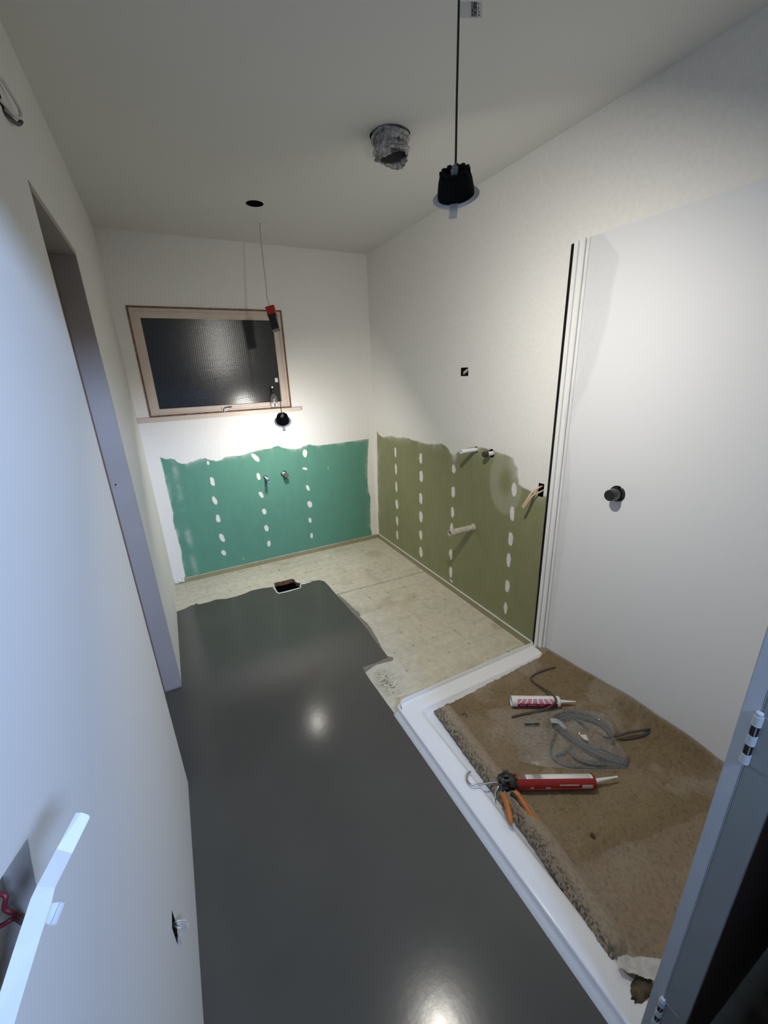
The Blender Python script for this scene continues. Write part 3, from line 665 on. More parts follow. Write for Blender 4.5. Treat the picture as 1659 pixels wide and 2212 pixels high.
# pipes on the back wall
bp_ = root('water_pipe', (.605, YB, .749), 'thin white and blue open pipe stub on the green back wall', 'pipe')
bm = bmesh.new(); pipe(bm, (.605, YB+.02, .749), (0, -1, 0), .155, .010, .0072); flatshade(obj('pipe', bm, PVCW, bp_, True))
bm = bmesh.new(); pipe(bm, (.605, YB-.105, .749), (0, -1, 0), .031, .0104, .0074); flatshade(obj('blue_end', bm, mat('blue_band', (.12, .22, .42), .4), bp_, True))
cp = root('capped_pipe', (.756, YB, .758), 'grey capped pipe stub on the green back wall, right of the thin pipe', 'pipe')
bm = bmesh.new(); lathe(bm, (.756, YB+.02, .758), (0, -1, 0), [(0, 0), (0, .0165), (.10, .0165), (.10, 0)], 24); flatshade(obj('pipe', bm, PVCW, cp, True))
bm = bmesh.new(); lathe(bm, (.756, YB-.06, .758), (0, -1, 0), [(0, 0), (0, .019), (.025, .019), (.032, .015), (.032, 0)], 24); flatshade(obj('end_cap', bm, mat('grey_cap', (.10, .10, .10), .45), cp, True))

# shower mixer stub
kb_ = root('shower_valve', (XR, .996, 1.007), 'glossy black round shower valve stub on the white shower panel', 'shower valve')
bm = bmesh.new(); lathe(bm, (XR-.0045, .996, 1.007), (-1, 0, 0), [(0, 0), (0, .034), (.003, .034), (.0045, .032), (.0045, 0)], 40); flatshade(obj('flange', bm, BLACKGL, kb_, True))
bm = bmesh.new(); lathe(bm, (XR-.008, .996, 1.007), (-1, 0, 0), [(0, .024), (.045, .0245), (.050, .022), (.050, 0)], 40); flatshade(obj('knob', bm, BLACKGL, kb_, True))

# cables in the wall holes
tl = root('cable_tail', (XR, 1.39, .92), 'beige electrical cables poking out of the square hole beside the shower panel', 'cable')
def cpath(ptsx): return [tuple(on(px, py, 'x', XR+dx)) for px, py, dx in ptsx]
bm = bmesh.new(); tube(bm, cpath([(1172, 1050, .02), (1165, 1053, -.005), (1150, 1063, -.03), (1141, 1076, -.05), (1128, 1096, -.065)]), .0048, 10, smooth=8); obj('cable', bm, WIREM, tl, True)
bm = bmesh.new(); tube(bm, cpath([(1176, 1058, .02), (1168, 1062, -.005), (1152, 1070, -.028), (1143, 1080, -.046), (1131, 1098, -.06)]), .0040, 10, smooth=8); obj('cable', bm, WIREM, tl, True)
wc = root('cable_tail', (XR+.02, 2.03, 1.50), 'white cable end inside the small square hole high on the right wall', 'cable')
bm = bmesh.new(); cy_, cz_ = (SQ[0]+SQ[1])/2, (SQ[2]+SQ[3])/2; dy = (SQ[1]-SQ[0]); dz = SQ[3]-SQ[2]
tube(bm, [(XR+.006, SQ[0]+.1*dy, cz_+.38*dz), (XR+.014, cy_-.05*dy, cz_-.02*dz), (XR+.03, cy_+.2*dy, cz_-.1*dz)], .0030, 8, smooth=5)
obj('cable', bm, WIREW, wc, True)
bm = bmesh.new(); obox(bm, (XR+.020, cy_+.25*dy, cz_), (0, 1, -.5), (0, .5, 1), (1, 0, 0), .55*dy, .3*dz, .003); obj('flap', bm, PAPER, wc)

lp = root('cable_loop', (XL, 1.37, 2.12), 'grey looped cable poking out high on the left wall', 'cable')
bm = bmesh.new(); tube(bm, [(XL-.03, 1.34, 2.12), (XL+.004, 1.36, 2.145), (XL+.012, 1.42, 2.146), (XL+.016, 1.462, 2.136), (XL+.014, 1.455, 2.118), (XL+.010, 1.40, 2.098), (XL-.004, 1.345, 2.10), (XL-.03, 1.33, 2.11)], .0038, 10, smooth=8); obj('cable', bm, WIREW, lp, True)
bm = bmesh.new(); tube(bm, [(XL+.014, 1.455, 2.110), (XL+.009, 1.425, 2.092), (XL+.004, 1.36, 2.078), (XL-.03, 1.30, 2.09)], .0045, 10, smooth=8); obj('loop_shadow', bm, BLACKP, lp, True)  # black tube along the loop's lower side stands in for its shadow
sk = root('cable_tail', (XL, .75, .32), 'white looped cable ends poking out of the low socket hole in the left wall', 'cable')
bm = bmesh.new()
for pp in ([(372, 1996, -.01), (382, 1990, .006), (400, 1988, .020), (405, 1994, .022), (402, 2001, .020), (386, 2004, .012), (372, 1999, -.01)],
           [(374, 2000, -.01), (384, 1995, .008), (396, 1994, .016), (400, 1999, .018), (388, 2001, .012), (374, 2003, -.01)],
           [(378, 2026, -.01), (388, 2020, .008), (402, 2006, .018), (407, 1998, .022)]):
    tube(bm, [tuple(on(x, y, 'x', XL+d)) for x, y, d in pp], .0016, 8, smooth=6)
obj('cable', bm, WIREW, sk, True)

# light switch plate hanging out of the wall, seen on its edge
A0 = along(100, 1915, .25); sw = root('light_switch', A0, 'white switch plate hanging off the left wall on dark red wires', 'light switch')
def pslab(name, pts, depth, parent, m=WHITEP, bev=0):
    P = [Vector(along(x, y, t)) for x, y, t in pts]; c = sum(P, Vector())/len(P); dv = (c-Vector(CO)).normalized()*depth
    bm = bmesh.new(); f = bm.faces.new([bm.verts.new(p) for p in P]); ex = bmesh.ops.extrude_face_region(bm, geom=[f])
    for g in ex['geom']:
        if isinstance(g, bmesh.types.BMVert): g.co += dv
    return obj(name, bm, m, parent)
pslab('plate', [(79, 1915, .252), (119, 1917, .250), (156, 1843, .277), (194, 1766, .300), (191, 1760, .302), (176, 1755, .303), (164, 1756, .304), (122, 1834, .279)], .012, sw)
pslab('plate_side', [(79, 1915, .252), (119, 1917, .250), (111, 1952, .253), (87, 2025, .258), (52, 2140, .262), (24, 2235, .266), (-30, 2235, .268), (0, 2144, .263), (30, 2050, .258), (66, 1942, .254)], .012, sw)
rk = pslab('rocker', [(112, 1951, .262), (131, 1948, .268), (108, 1999, .270), (98, 1994, .264)], .008, sw)
pslab('rocker_edge', [(130, 1948, .266), (140, 1951, .264), (122, 1996, .266), (108, 2000, .268)], .004, rk)
bm = bmesh.new()
tube(bm, [tuple(on(60, 1990, 'x', XL-.03)), tuple(on(48, 1985, 'x', XL+.004)), tuple(along(34, 1974, .335)), tuple(along(10, 1962, .33)), tuple(along(12, 1935, .33)), tuple(along(-15, 1930, .33))], .0019, 8, smooth=7)
tube(bm, [tuple(on(56, 1998, 'x', XL-.03)), tuple(on(44, 1990, 'x', XL+.003)), tuple(along(30, 1984, .335)), tuple(along(2, 2000, .33)), tuple(along(-30, 2010, .33))], .0019, 8, smooth=7)
obj('wire', bm, WIRER, sw, True)

# ================================================================ SHOWER PANEL, CHANNEL, FILM
PX = XR-.0045
tag(box('acrylic_sheet', (PX, YF+.001, .048), (XR-.0006, 1.30, 1.995), PANELM, None, .0006), 'large white acrylic shower lining sheet covering the right wall', 'wall lining')
ch = root('shower_channel', (XR, 1.32, .05), 'tall white wall channel with a black edge at the shower panel end', 'shower channel')
bm = bmesh.new()
bx(bm, (XR-.012, 1.262, .05), (PX-.0002, 1.275, 1.995), .002); bx(bm, (XR-.020, 1.278, .05), (PX-.0002, 1.302, 1.995), .003); bx(bm, (XR-.026, 1.304, .046), (XR-.001, 1.322, 1.99), .002)
obj('white_profile', bm, WHITEGL, ch)
bm = bmesh.new(); bx(bm, (XR-.030, 1.323, .02), (XR-.001, 1.334, 1.985), .003); obj('black_edge', bm, BLACKGL, ch)
# protective film strip peeling off the channel
Lp = [(1262, 516, 0), (1253, 600, .001), (1244, 680, .001), (1236, 760, .002), (1228, 820, .006), (1222, 870, .015), (1218, 930, .02), (1216, 1000, .012), (1210, 1080, .006), (1203, 1150, .004), (1196, 1220, .003), (1186, 1300, .003), (1176, 1398, .002)]
Rp = [(1335, 552, .016), (1318, 640, .018), (1302, 720, .020), (1280, 790, .022), (1262, 840, .022), (1240, 885, .018), (1228, 940, .012), (1231, 1000, .018), (1228, 1080, .022), (1220, 1150, .020), (1212, 1220, .016), (1200, 1300, .010), (1190, 1396, .004)]
ls = smoothpath([tuple(on(a, b, 'x', PX-.001-c)) for a, b, c in Lp], 8); rs_ = smoothpath([tuple(on(a, b, 'x', PX-.001-c)) for a, b, c in Rp], 8)
topc = Vector(on(1300, 503, 'x', PX-.012)); bm = bmesh.new(); NW = 10; g = []
for i, (a, b) in enumerate(zip(ls, rs_)):
    row = []
    for k in range(NW+1):
        t = k/NW; p = a.lerp(b, t); 
        if i < 9: p = p + (topc-ls[0].lerp(rs_[0], .55))*max(0, 1-abs(t-.55)/.5)*(1-i/9)
        p = p + Vector((-.007*math.sin(t*7+i*.11)*math.sin(math.pi*t)-.002*math.sin(i*.9+t*9), .002*math.sin(i*.6+k), 0))
        p.x = min(p.x, PX-.0008); row.append(bm.verts.new(p))
    g.append(row)
for A_, B_ in zip(g, g[1:]):
    for k in range(NW): bm.faces.new((A_[k], A_[k+1], B_[k+1], B_[k]))
tag(obj('protective_film', bm, CLEARF, None, True), 'clear protective film peeling off beside the white shower channel', 'plastic film')

# ================================================================ SHOWER TRAY
TX0, TX1, TY0, TY1, TZ = .699, XR-.005, YF+.001, 1.332, .045
tr = root('shower_tray', ((TX0+TX1)/2, .75, 0), 'white acrylic shower tray with raised rim along the floor', 'shower tray')
def rrect(x0, x1, y0, y1, r, z, seg=8):
    out = []
    for (cx, cy, a0) in ((x1-r, y1-r, 0), (x0+r, y1-r, 90), (x0+r, y0+r, 180), (x1-r, y0+r, 270)):
        for k in range(seg+1):
            a = math.radians(a0+90*k/seg); out.append((cx+r*math.cos(a), cy+r*math.sin(a), z))
    return out
bm = bmesh.new(); loops = []
spec = [(-.020, .001, .030), (-.021, .0055, .030), (-.004, .009, .03), (-.002, TZ-.006, .028), (.001, TZ-.001, .026), (.004, TZ, .024), (.070, TZ, .035), (.079, TZ-.002, .033), (.084, TZ-.008, .03), (.092, .022, .03), (.104, .018, .03)]
for (ins, z, r) in spec:
    insr = max(ins, .0)*.12
    loops.append([bm.verts.new(p) for p in rrect(TX0+ins, TX1-insr, TY0+max(ins, 0)*.6, TY1-max(ins, 0)-.0, r if ins > 0 else .02, z)])
for A_, B_ in zip(loops, loops[1:]):
    n = len(A_)
    for k in range(n): bm.faces.new((A_[k], A_[(k+1) % n], B_[(k+1) % n], B_[k]))
bm.faces.new(loops[-1])
obj('tray_body', bm, WHITEGL, tr, True)
# upstand along the far edge
bm = bmesh.new(); prof = [(TX0+.0075, 1.290), (TX0+.011, 1.306), (TX0+.024, 1.320), (TX0+.045, 1.325), (TX0+.2, 1.326), (TX1-.002, 1.326)]
a_, b_ = [], []
for (x, y) in smoothpath([(p[0], p[1], 0) for p in prof], 5) and [(p.x, p.y) for p in smoothpath([(p[0], p[1], 0) for p in prof], 5)]:
    a_.append((x, y))
for i in range(len(a_)-1):
    (xa, ya), (xb, yb) = a_[i], a_[i+1]
    vs = [bm.verts.new(p) for p in ((xa, ya-.004, TZ-.002), (xb, yb-.004, TZ-.002), (xb, yb-.0005, TZ+.020), (xa, ya-.0005, TZ+.020), (xa, ya+.003, TZ+.020), (xb, yb+.003, TZ+.020), (xb, yb+.004, TZ-.02), (xa, ya+.004, TZ-.02))]
    bm.faces.new(vs[:4]); bm.faces.new((vs[3], vs[2], vs[5], vs[4])); bm.faces.new((vs[4], vs[5], vs[6], vs[7]))
bmesh.ops.remove_doubles(bm, verts=bm.verts, dist=1e-5); obj('upstand', bm, WHITEGL, tr)

# ---------------------------------------------------------------- felt lining of the tray
CZ = .030
def roll_c(V): return np.interp(V, [.28, .40, .60, .85, 1.05, 1.22], [.797, .819, .846, .858, .870, .880])
def outline_far(U): return np.interp(U, [.83, .88, .95, 1.05, 1.2, 1.38, 1.45, 1.50, 1.60], [1.225, 1.232, 1.225, 1.228, 1.235, 1.243, 1.262, 1.288, 1.315])
def height(U, V):
    h = CZ+.004*(fbm(U, V, 6, 71)-.5)+.002*(fbm(U, V, 45, 72)-.5)
    # rough overlay piece at the near side
    e = V-(.472-(U-.947)*.19-.006*np.sin(U*40))+.012*(fbm(U, V, 40, 73)-.5); near = sst(.006, -.004, e)
    h = h+.006*near+.005*np.exp(-(e/.010)**2)*(.4+fbm(U, V, 90, 77))+.003*near*(fbm(U, V, 60, 78)-.5)
    h = h+.0022*np.exp(-((fbm(U, V, 4, 74)-.52)/.02)**2)
    # climb up the wall
    up = np.interp(V, [.2, .45, .57, .8, 1.06, 1.26, 1.33], [.06, .075, .088, .085, .055, .035, .03]); t = np.clip((U-1.535)/.058, 0, 1)
    h = h+up*t**1.6*(1+.10*(fbm(U*0+1, V, 22, 75)-.5))
    # rolled ridge
    rc = roll_c(V); r = .043; x = np.clip((U-rc)/r, -1, 1); roll = np.sqrt(1-x*x)*.040*sst(1.235, 1.19, V)*sst(.27, .32, V)*(1+.25*(fbm(U, V, 8, 79)-.5))
    rough = (fbm(U*1.6, V*.8, 120, 76)-.5)*.016*sst(.006, -.024, U-rc)*(roll > .004)
    h = np.maximum(h, CZ-.006+roll)+rough
    return h
def carpet_col(U, V):
    base = np.array([0.245, 0.185, 0.122])
    c = np.ones(U.shape+(3,))*base
    wet = sst(.44, .56, fbm(U, V, 3.2, 91)); c = lerp(c, (.185, .135, .070), wet*.7)
    dust = sst(.50, .62, fbm(U, V, 7, 92)); c = lerp(c, (.31, .26, .20), dust*.6)
    smooth_ = sst(.02, .0, np.abs(V-(.62-(U-1.0)*.16))-.10)*sst(.9, .95, U)*sst(1.35, 1.25, U); c = lerp(c, (.235, .18, .098), smooth_*.6)
    e = V-(.472-(U-.947)*.19)+.012*(fbm(U, V, 40, 73)-.5); near = sst(.004, -.004, e); c = lerp(c, (.27, .21, .145), near*.7)
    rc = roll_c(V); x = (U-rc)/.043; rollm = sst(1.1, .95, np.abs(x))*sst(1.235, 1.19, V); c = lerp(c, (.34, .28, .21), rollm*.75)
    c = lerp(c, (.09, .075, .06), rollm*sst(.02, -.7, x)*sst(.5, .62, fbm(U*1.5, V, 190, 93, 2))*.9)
    top = sst(.55, .72, fbm(U, V, 160, 94)); c = c*(1-.22*top)[..., None]
    edge_ = sst(.010, .0, np.abs(U-(XR-.007))); c = lerp(c, (.33, .26, .20), edge_*.6)
    return c
def carpet_skip(u, v):
    n = (fbm(u, v, 60, 95)-.5)*.012
    m = (v > outline_far(u)+n)
    m |= (u < roll_c(v)-.0420) & (v < 1.235)
    m |= (u < .90) & (v > 1.226+n*.3)
    m |= (v < .255+(u-.76)*-.10+n*1.5)
    return m
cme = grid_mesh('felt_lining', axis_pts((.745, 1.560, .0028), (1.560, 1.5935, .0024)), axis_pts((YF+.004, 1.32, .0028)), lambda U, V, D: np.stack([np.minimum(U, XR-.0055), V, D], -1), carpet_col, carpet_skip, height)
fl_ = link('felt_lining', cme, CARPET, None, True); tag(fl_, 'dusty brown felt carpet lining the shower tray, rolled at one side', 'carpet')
bm = bmesh.new()
def blob(bm, c, s, seed, sub=2):
    rs = random.Random(seed); r = bmesh.ops.create_icosphere(bm, subdivisions=sub, radius=1)
    for v_ in r['verts']:
        k = 1+rs.uniform(-.22, .2); v_.co = Vector((c[0]+v_.co.x*s[0]*k, c[1]+v_.co.y*s[1]*k, c[2]+v_.co.z*s[2]*k))
q = on(1280, 1803, 'z', CZ+.01); blob(bm, (q[0], q[1], CZ+.008), (.006, .009, .005), 4); tag(obj('debris_chip', bm, STONE, None, True), 'small dark brown chip lying on the felt carpet', 'debris')
# curled steel clip / spring bit by the roll
q = on(1003, 1545, 'z', CZ+.012); bm = bmesh.new(); tube(bm, [(q[0]-.006, q[1]+.010, CZ+.010), (q[0]+.006, q[1]+.006, CZ+.014), (q[0]+.010, q[1]-.004, CZ+.012), (q[0]+.003, q[1]-.012, CZ+.010)], .0018, 8, smooth=6); tag(obj('fibre_curl', bm, BLACKP, None, True), 'small dark curled offcut on the carpet beside the roll', 'offcut')
# crumpled paper and torn carpet lump in the near corner
def crumple(name, poly, z, m, label, cat, amp, seed, n=26, parent=None, fold=None):
    P = [Vector(on(px, py, 'z', z)) for px, py in poly]; mn = Vector((min(p.x for p in P), min(p.y for p in P))); mx = Vector((max(p.x for p in P), max(p.y for p in P)))
    us = np.linspace(mn.x, mx.x, n*2); vs = np.linspace(mn.y, mx.y, n*2); pl = [(p.x, p.y) for p in P]
    me = grid_mesh(name, us, vs, lambda U, V, D: np.stack([U, V, D], -1), None, lambda u, v: sdf(u, v, pl) < 0, lambda U, V: z+amp*(np.abs(fbm(U, V, 22, seed, 3)-.5)*2)+amp*.5*fbm(U, V, 60, seed+4))
    o = link(name, me, m, parent, True)
    if label: tag(o, label, cat)
    return o
z7 = lambda X, Y: (1280+X/7.541, 2020+Y/7.541)
crumple('paper_scrap', [z7(*p) for p in [(380,480),(400,400),(480,370),(570,345),(650,385),(780,370),(960,390),(1120,420),(1180,600),(1050,800),(970,780),(840,740),(700,690),(560,660),(430,590)]], .053, PAPER, 'crumpled pale paper scrap in the near corner of the shower tray', 'paper', .018, 5)
bm = bmesh.new(); q = on(*z7(760, 830), 'z', .05); blob(bm, (q[0]+.002, q[1]-.006, .047), (.036, .017, .007), 9, 3); tag(obj('felt_offcut', bm, mat('dark_felt', (.10, .075, .045), .95, bump=.9, bscale=300, var=.4, vscale=80), None, True), 'torn dark felt offcut under the paper in the near tray corner', 'offcut')

# ================================================================ SEALANT TUBE (loose cartridge)
CT = .0085+CZ
def frame_of(p, q):
    p, q = Vector(p), Vector(q); a = (q-p).normalized(); u = Vector((0, 0, 1)); u = (u-a*u.dot(a)).normalized(); s = a.cross(u); return a, u, s
rC = .0235; zc = CZ+.004+rC
p0 = Vector(on(1104, 1514.5, 'z', zc)); p1 = Vector(on(1207, 1515.5, 'z', zc)); p2 = Vector(on(1243, 1514.5, 'z', zc)); a, u, s = frame_of(p0, p1); Lc = (p1-p0).length
ct = root('sealant_cartridge', p0, 'pink and white sealant cartridge lying on the felt carpet', 'cartridge')
bm = bmesh.new(); lathe(bm, p0, a, [(.010, 0), (.010, rC-.003), (0, rC-.0025), (0, rC+.0005), (.024, rC+.0005), (.024, rC-.0005), (Lc-.012, rC-.0005), (Lc-.012, rC+.0005), (Lc, rC), (Lc+.003, rC-.004), (Lc+.003, .010), (Lc+.012, .009), (Lc+.012, 0)], 40)
flatshade(obj('tube', bm, WHITEP, ct, True), 35)
bm = bmesh.new(); nz = (p2-p1).length; lathe(bm, p1+a*.006, a, [(0, 0), (0, .0085), (.008, .0075), (nz-.006, .0028), (nz-.006, 0)], 20); flatshade(obj('nozzle', bm, WHITEP, ct, True), 35)
# printed label: cells in rows round the tube
F35 = {'S': ('111', '100', '111', '001', '111'), 'I': ('111', '010', '010', '010', '111'), 'M': ('101', '111', '111', '101', '101'), 'P': ('111', '101', '111', '100', '100'), 'L': ('100', '100', '100', '100', '111'), 'Y': ('101', '101', '010', '010', '010')}
nL, nA = 150, 150; l0, l1 = .024, Lc-.013
tv = Vector(CO)-(p0+p1)/2; ang0 = math.atan2(tv.dot(s), tv.dot(u))
def label_mat_index(i, f):      # f = angle fraction, 0 top .. 1 bottom across the side facing the room
    x = i/nL
    if f < .06: return 1 if x < .14 else 2
    if f < .30: return (3 if (int(x*24) % 2 == 0 and f > .12 and f < .2) else 2) if x > .14 else 2
    if f < .38: return 2
    if f < .62:
        g = (f-.38)/.24; xs = (x-.5)*(1-.25*g)+.5+(.0) ; c = (xs*8.0) % 1.0; rr = (g*4) % 1.0
        return 2 if (c < .22 or rr < .22) else 0
    return 1
bm = bmesh.new(); vs = []
for i in range(nL+1):
    row = []
    for k in range(nA+1):
        an = ang0-math.pi*.62+math.pi*1.24*k/nA
        row.append(bm.verts.new(p0+a*(l0+(l1-l0)*i/nL)+(u*math.cos(an)+s*math.sin(an))*(rC+.0003)))
    vs.append(row)
down_sign = 1 if (s.dot(tv) > 0) else -1
txt = {}
cx_ = 8
for chh in 'SIMPLY':
    for r_, rowb in enumerate(F35[chh]):
        for c_, b_ in enumerate(rowb):
            if b_ == '1': txt[(cx_+c_, r_)] = 1
    cx_ += 4
rr_ = random.Random(5)
for i in list(range(40, 74))+list(range(80, 100)):
    for r_ in range(5):
        if rr_.random() < .6 and (i % 4): txt[(i, r_)] = 1
for i in range(nL):
    for k in range(nA):
        kk = k if down_sign > 0 else nA-1-k
        f = kk/nA
        mi = label_mat_index(i, f)
        if .66 < f < .66+5*.016 and (i, int((f-.66)/.016)) in txt: mi = 3
        fc = bm.faces.new((vs[i][k], vs[i+1][k], vs[i+1][k+1], vs[i][k+1])); fc.material_index = mi; fc.smooth = True
me = bpy.data.meshes.new('label'); bm.to_mesh(me); bm.free(); lab = link('label', me, [PINK, MAG, LWHITE, LPINK], ct)

# rubber hose offcut in an S over the cartridge
zf = CZ+.006
def zc8(X, Y): return (1000+X/3.687, 1400+Y/3.687)
path = [(*zc8(735, 152), zf), (*zc8(660, 172), zf), (*zc8(580, 205), zf), (*zc8(543, 238), zf), (*zc8(570, 275), zf+.004), (*zc8(640, 320), zf+.012), (*zc8(700, 360), zf+.035), (*zc8(738, 400), zf+.05), (*zc8(735, 435), zf+.045), (*zc8(700, 465), zf+.02), (*zc8(600, 500), zf+.003), (*zc8(480, 525), zf), (*zc8(390, 548), zf)]
bm = bmesh.new(); tube(bm, [tuple(on(x, y, 'z', z)) for x, y, z in path], .0046, 12, smooth=8); tag(obj('backer_rod', bm, BROWNC, None, True), 'dark brown rubber rod bent in an S over the pink cartridge', 'rubber rod')
bm = bmesh.new(); tube(bm, [tuple(on(*zc8(490, 608), 'z', zf+.006)), tuple(on(*zc8(610, 604), 'z', zf+.006))], .0040, 12); tag(obj('backer_rod', bm, mat('black_rubber', (.02, .022, .022), .6), None, True), 'short dark rubber offcut lying on the clear bag', 'rubber rod')

# ================================================================ coil of grey tubing in a clear bag
def zk(X, Y): return (1110+X/5.184, 1500+Y/5.184)
coil = root('cable_coil', on(1270, 1600, 'z', CZ), 'coil of grey tubing bundled in the clear plastic bag', 'coil')
def strand(pts, r=.0042, closed=False, n=8):
    bm = bmesh.new(); tube(bm, [tuple(on(*zk(x, y), 'z', zf+h)) for x, y, h in pts], r, 10, closed=closed, smooth=n); return bm
allb = []
loops_ = []
for k, (dx, dy, sx, sy, h) in enumerate(((0, 0, 1, 1, .0), (12, 14, .96, .95, .008), (-14, 10, 1.0, 1.02, .004), (20, 30, .93, .9, .016), (4, 46, .95, .90, .010))):
    pts = [(440, 250), (520, 200), (640, 190), (780, 205), (920, 250), (1040, 330), (1100, 430), (1140, 530), (1120, 600), (1060, 560), (900, 560)]
    # outer loop: from top-left round right then the long diagonal back
    c0 = (780, 430)
    big = [(455, 300), (470, 235), (560, 200), (700, 190), (850, 225), (1000, 300), (1080, 400), (1120, 500), (1080, 560), (960, 600), (1180, 700)]
    loops_.append([((x-c0[0])*sx+c0[0]+dx, (y-c0[1])*sy+c0[1]+dy, h) for x, y in big[:8]])
# arcs (upper loop)
bmA = bmesh.new()
def addp(pts, r=.0043): tube(bmA, [tuple(on(*zk(x, y), 'z', zf+h)) for x, y, h in pts], r, 10, smooth=8)
for i, lo in enumerate(loops_):
    st = lo[0]; off = i*27
    diag = [(440+off*.9, 330+off*.15, st[2]+.012), (500+off, 390+off*.3, st[2]+.016), (640+off*.9, 500+off*.2, .02+.003*i), (800+off*.8, 600+off*.1, .022+.002*i), (960+off*.7, 690+off*.2-6*i, .018), (1120+off*.6, 750+off*.2-16*i, .012), (1270+off*.2, 790-18*i, .006)]
    addp([diag[-1]]+diag[-2::-1]+[(455+off*.6, 262+off*.5, st[2]+.008)]+lo[1:])
# bottom bundle: strands curving below
for i in range(5):
    o_ = i*14
    addp([(640+o_*.4, 560+o_*1.2, .006+.003*i), (625+o_*.5, 620+o_, .006+.002*i), (680+o_, 690+o_*.8, .008), (780+o_, 740+o_*.6, .006), (940, 760+o_*.55, .005+.002*i), (1100, 770+o_*.5, .005), (1270-o_, 775+o_*.35, .004)])
addp([(470, 430, .008), (430, 540, .004), (410, 640, .0), (450, 720, .0), (540, 780, .0), (640, 810, .0), (820, 818, .0), (1000, 815, .0), (1180, 812, .0), (1250, 800, .0)])
addp([(640, 470, .02), (720, 540, .022), (860, 600, .022), (1000, 620, .018), (1140, 680, .012), (1290, 735, .006)])
addp([(690, 270, .008), (760, 320, .006), (830, 390, .004)])
obj('tubing', bmA, GREYC, coil, True)
bmA = bmesh.new(); addp([(1000, 480, .016), (1150, 465, .018), (1300, 425, .02), (1450, 400, .02), (1545, 385, .018), (1558, 400, .014), (1500, 430, .008), (1380, 475, .003), (1200, 505, .001)], .0050); obj('loose_end', bmA, BROWNC, coil, True)
bmA = bmesh.new(); addp([(470, 690, .004), (560, 645, .008), (640, 605, .012)], .0046); obj('inner_end', bmA, GREYC, coil, True)
bm = bmesh.new(); vs = [bm.verts.new(Vector(on(*zk(x, y), 'z', zf+.034))) for x, y in ((405, 270), (480, 275), (540, 310), (590, 380), (565, 395), (500, 330), (420, 318))]; bm.faces.new(vs); ex = bmesh.ops.extrude_face_region(bm, geom=bm.faces[:])
for g_ in ex['geom']:
    if isinstance(g_, bmesh.types.BMVert): g_.co.z += .0015
obj('tape_band', bm, mat('pale_tape', (.35, .37, .38), .3), coil)
bm = bmesh.new(); vs = [bm.verts.new(Vector(on(*zk(x, y), 'z', zf+.02))) for x, y in ((735, 450), (810, 452), (838, 518), (790, 505))]; bm.faces.new(vs); obj('paper_label', bm, LWHITE, coil)
# the bag itself: a draped, wrinkled film over carpet and coil
bagpoly = [zk(*p) for p in [(20,290),(60,262),(250,150),(330,150),(430,180),(560,172),(760,185),(900,205),(1010,215),(1100,260),(1160,340),(1180,430),(1160,540),(1240,640),(1310,720),(1300,800),(1180,840),(900,845),(700,838),(560,815),(330,800),(150,765),(50,730),(38,600),(30,450)]]
BP = [Vector(on(px, py, 'z', CZ+.012)) for px, py in bagpoly]
us = np.linspace(min(p.x for p in BP), max(p.x for p in BP), 150); vs_ = np.linspace(min(p.y for p in BP), max(p.y for p in BP), 150); pl = [(p.x, p.y) for p in BP]
cc = Vector(on(*zk(820, 520), 'z', CZ)); ce = [(Vector(on(*zk(x, y), 'z', CZ))).xy for x, y in ((420, 200), (1000, 230), (1160, 450), (1300, 740), (900, 840), (600, 820), (430, 640))]
cpl = [(p.x, p.y) for p in ce]
def bag_h(U, V):
    d = sdf(U, V, cpl); lift = sst(-.03, .03, d)*.034
    wr = .012*np.abs(fbm(U, V, 16, 101, 3)-.5)*2+.007*np.abs(fbm(U, V, 48, 103, 3)-.5)*2
    ed = sst(0, .02, sdf(U, V, pl)); return CZ+.007+(lift+wr)*ed
bme = grid_mesh('plastic_bag', us, vs_, lambda U, V, D: np.stack([U, V, D], -1), None, lambda u, v: sdf(u, v, pl) < 0, bag_h)
tag(link('plastic_bag', bme, BAGM, None, False), 'crumpled clear plastic bag over the grey tubing coil', 'plastic bag')

# ================================================================ CAULKING GUN
def zg(X, Y): return (1000+X/4.74, 1640+Y/4.74)
GZ = CZ+.030
g0 = Vector(on(*zg(545, 235), 'z', GZ)); g1 = Vector(on(*zg(1330, 225), 'z', GZ)); a, u, s = frame_of(g0, g1); Lg = (g1-g0).length
tvg = Vector(CO)-(g0+g1)/2
if s.dot(tvg) < 0: s = -s
gun = root('caulking_gun', g0, 'red caulking gun with orange handles lying on the carpet and tray rim', 'caulking gun')
# half-round red barrel open on the far side
rG = .0265; bm = bmesh.new(); seg = 28
def arc_shell(bm, o, a, u, s, L, ro, ri, a0, a1, seg=28):
    R0 = []
    for d in (0, L):
        for r in (ro, ri): R0.append([bm.verts.new(o+a*d+(u*math.cos(t)+s*math.sin(t))*r) for t in [a0+(a1-a0)*k/seg for k in range(seg+1)]])
    A_, B_, C_, D_ = R0   # near outer, near inner, far outer, far inner
    for k in range(seg):
        bm.faces.new((A_[k], A_[k+1], C_[k+1], C_[k])); bm.faces.new((B_[k], D_[k], D_[k+1], B_[k+1])); bm.faces.new((A_[k], B_[k], B_[k+1], A_[k+1])); bm.faces.new((C_[k], C_[k+1], D_[k+1], D_[k]))
    for k in (0, seg): bm.faces.new((A_[k], C_[k], D_[k], B_[k]))
arc_shell(bm, g0, a, u, s, Lg, rG, rG-.0018, math.radians(18), math.radians(215))
lathe(bm, g0+a*Lg, a, [(-.003, rG-.008), (-.003, rG+.0005), (.003, rG-.0005), (.003, rG-.010)], 32)
lathe(bm, g0, a, [(-.004, 0), (-.004, rG+.001), (.004, rG+.001), (.004, rG-.002)], 32)
flatshade(obj('barrel', bm, REDM, gun, True), 40)
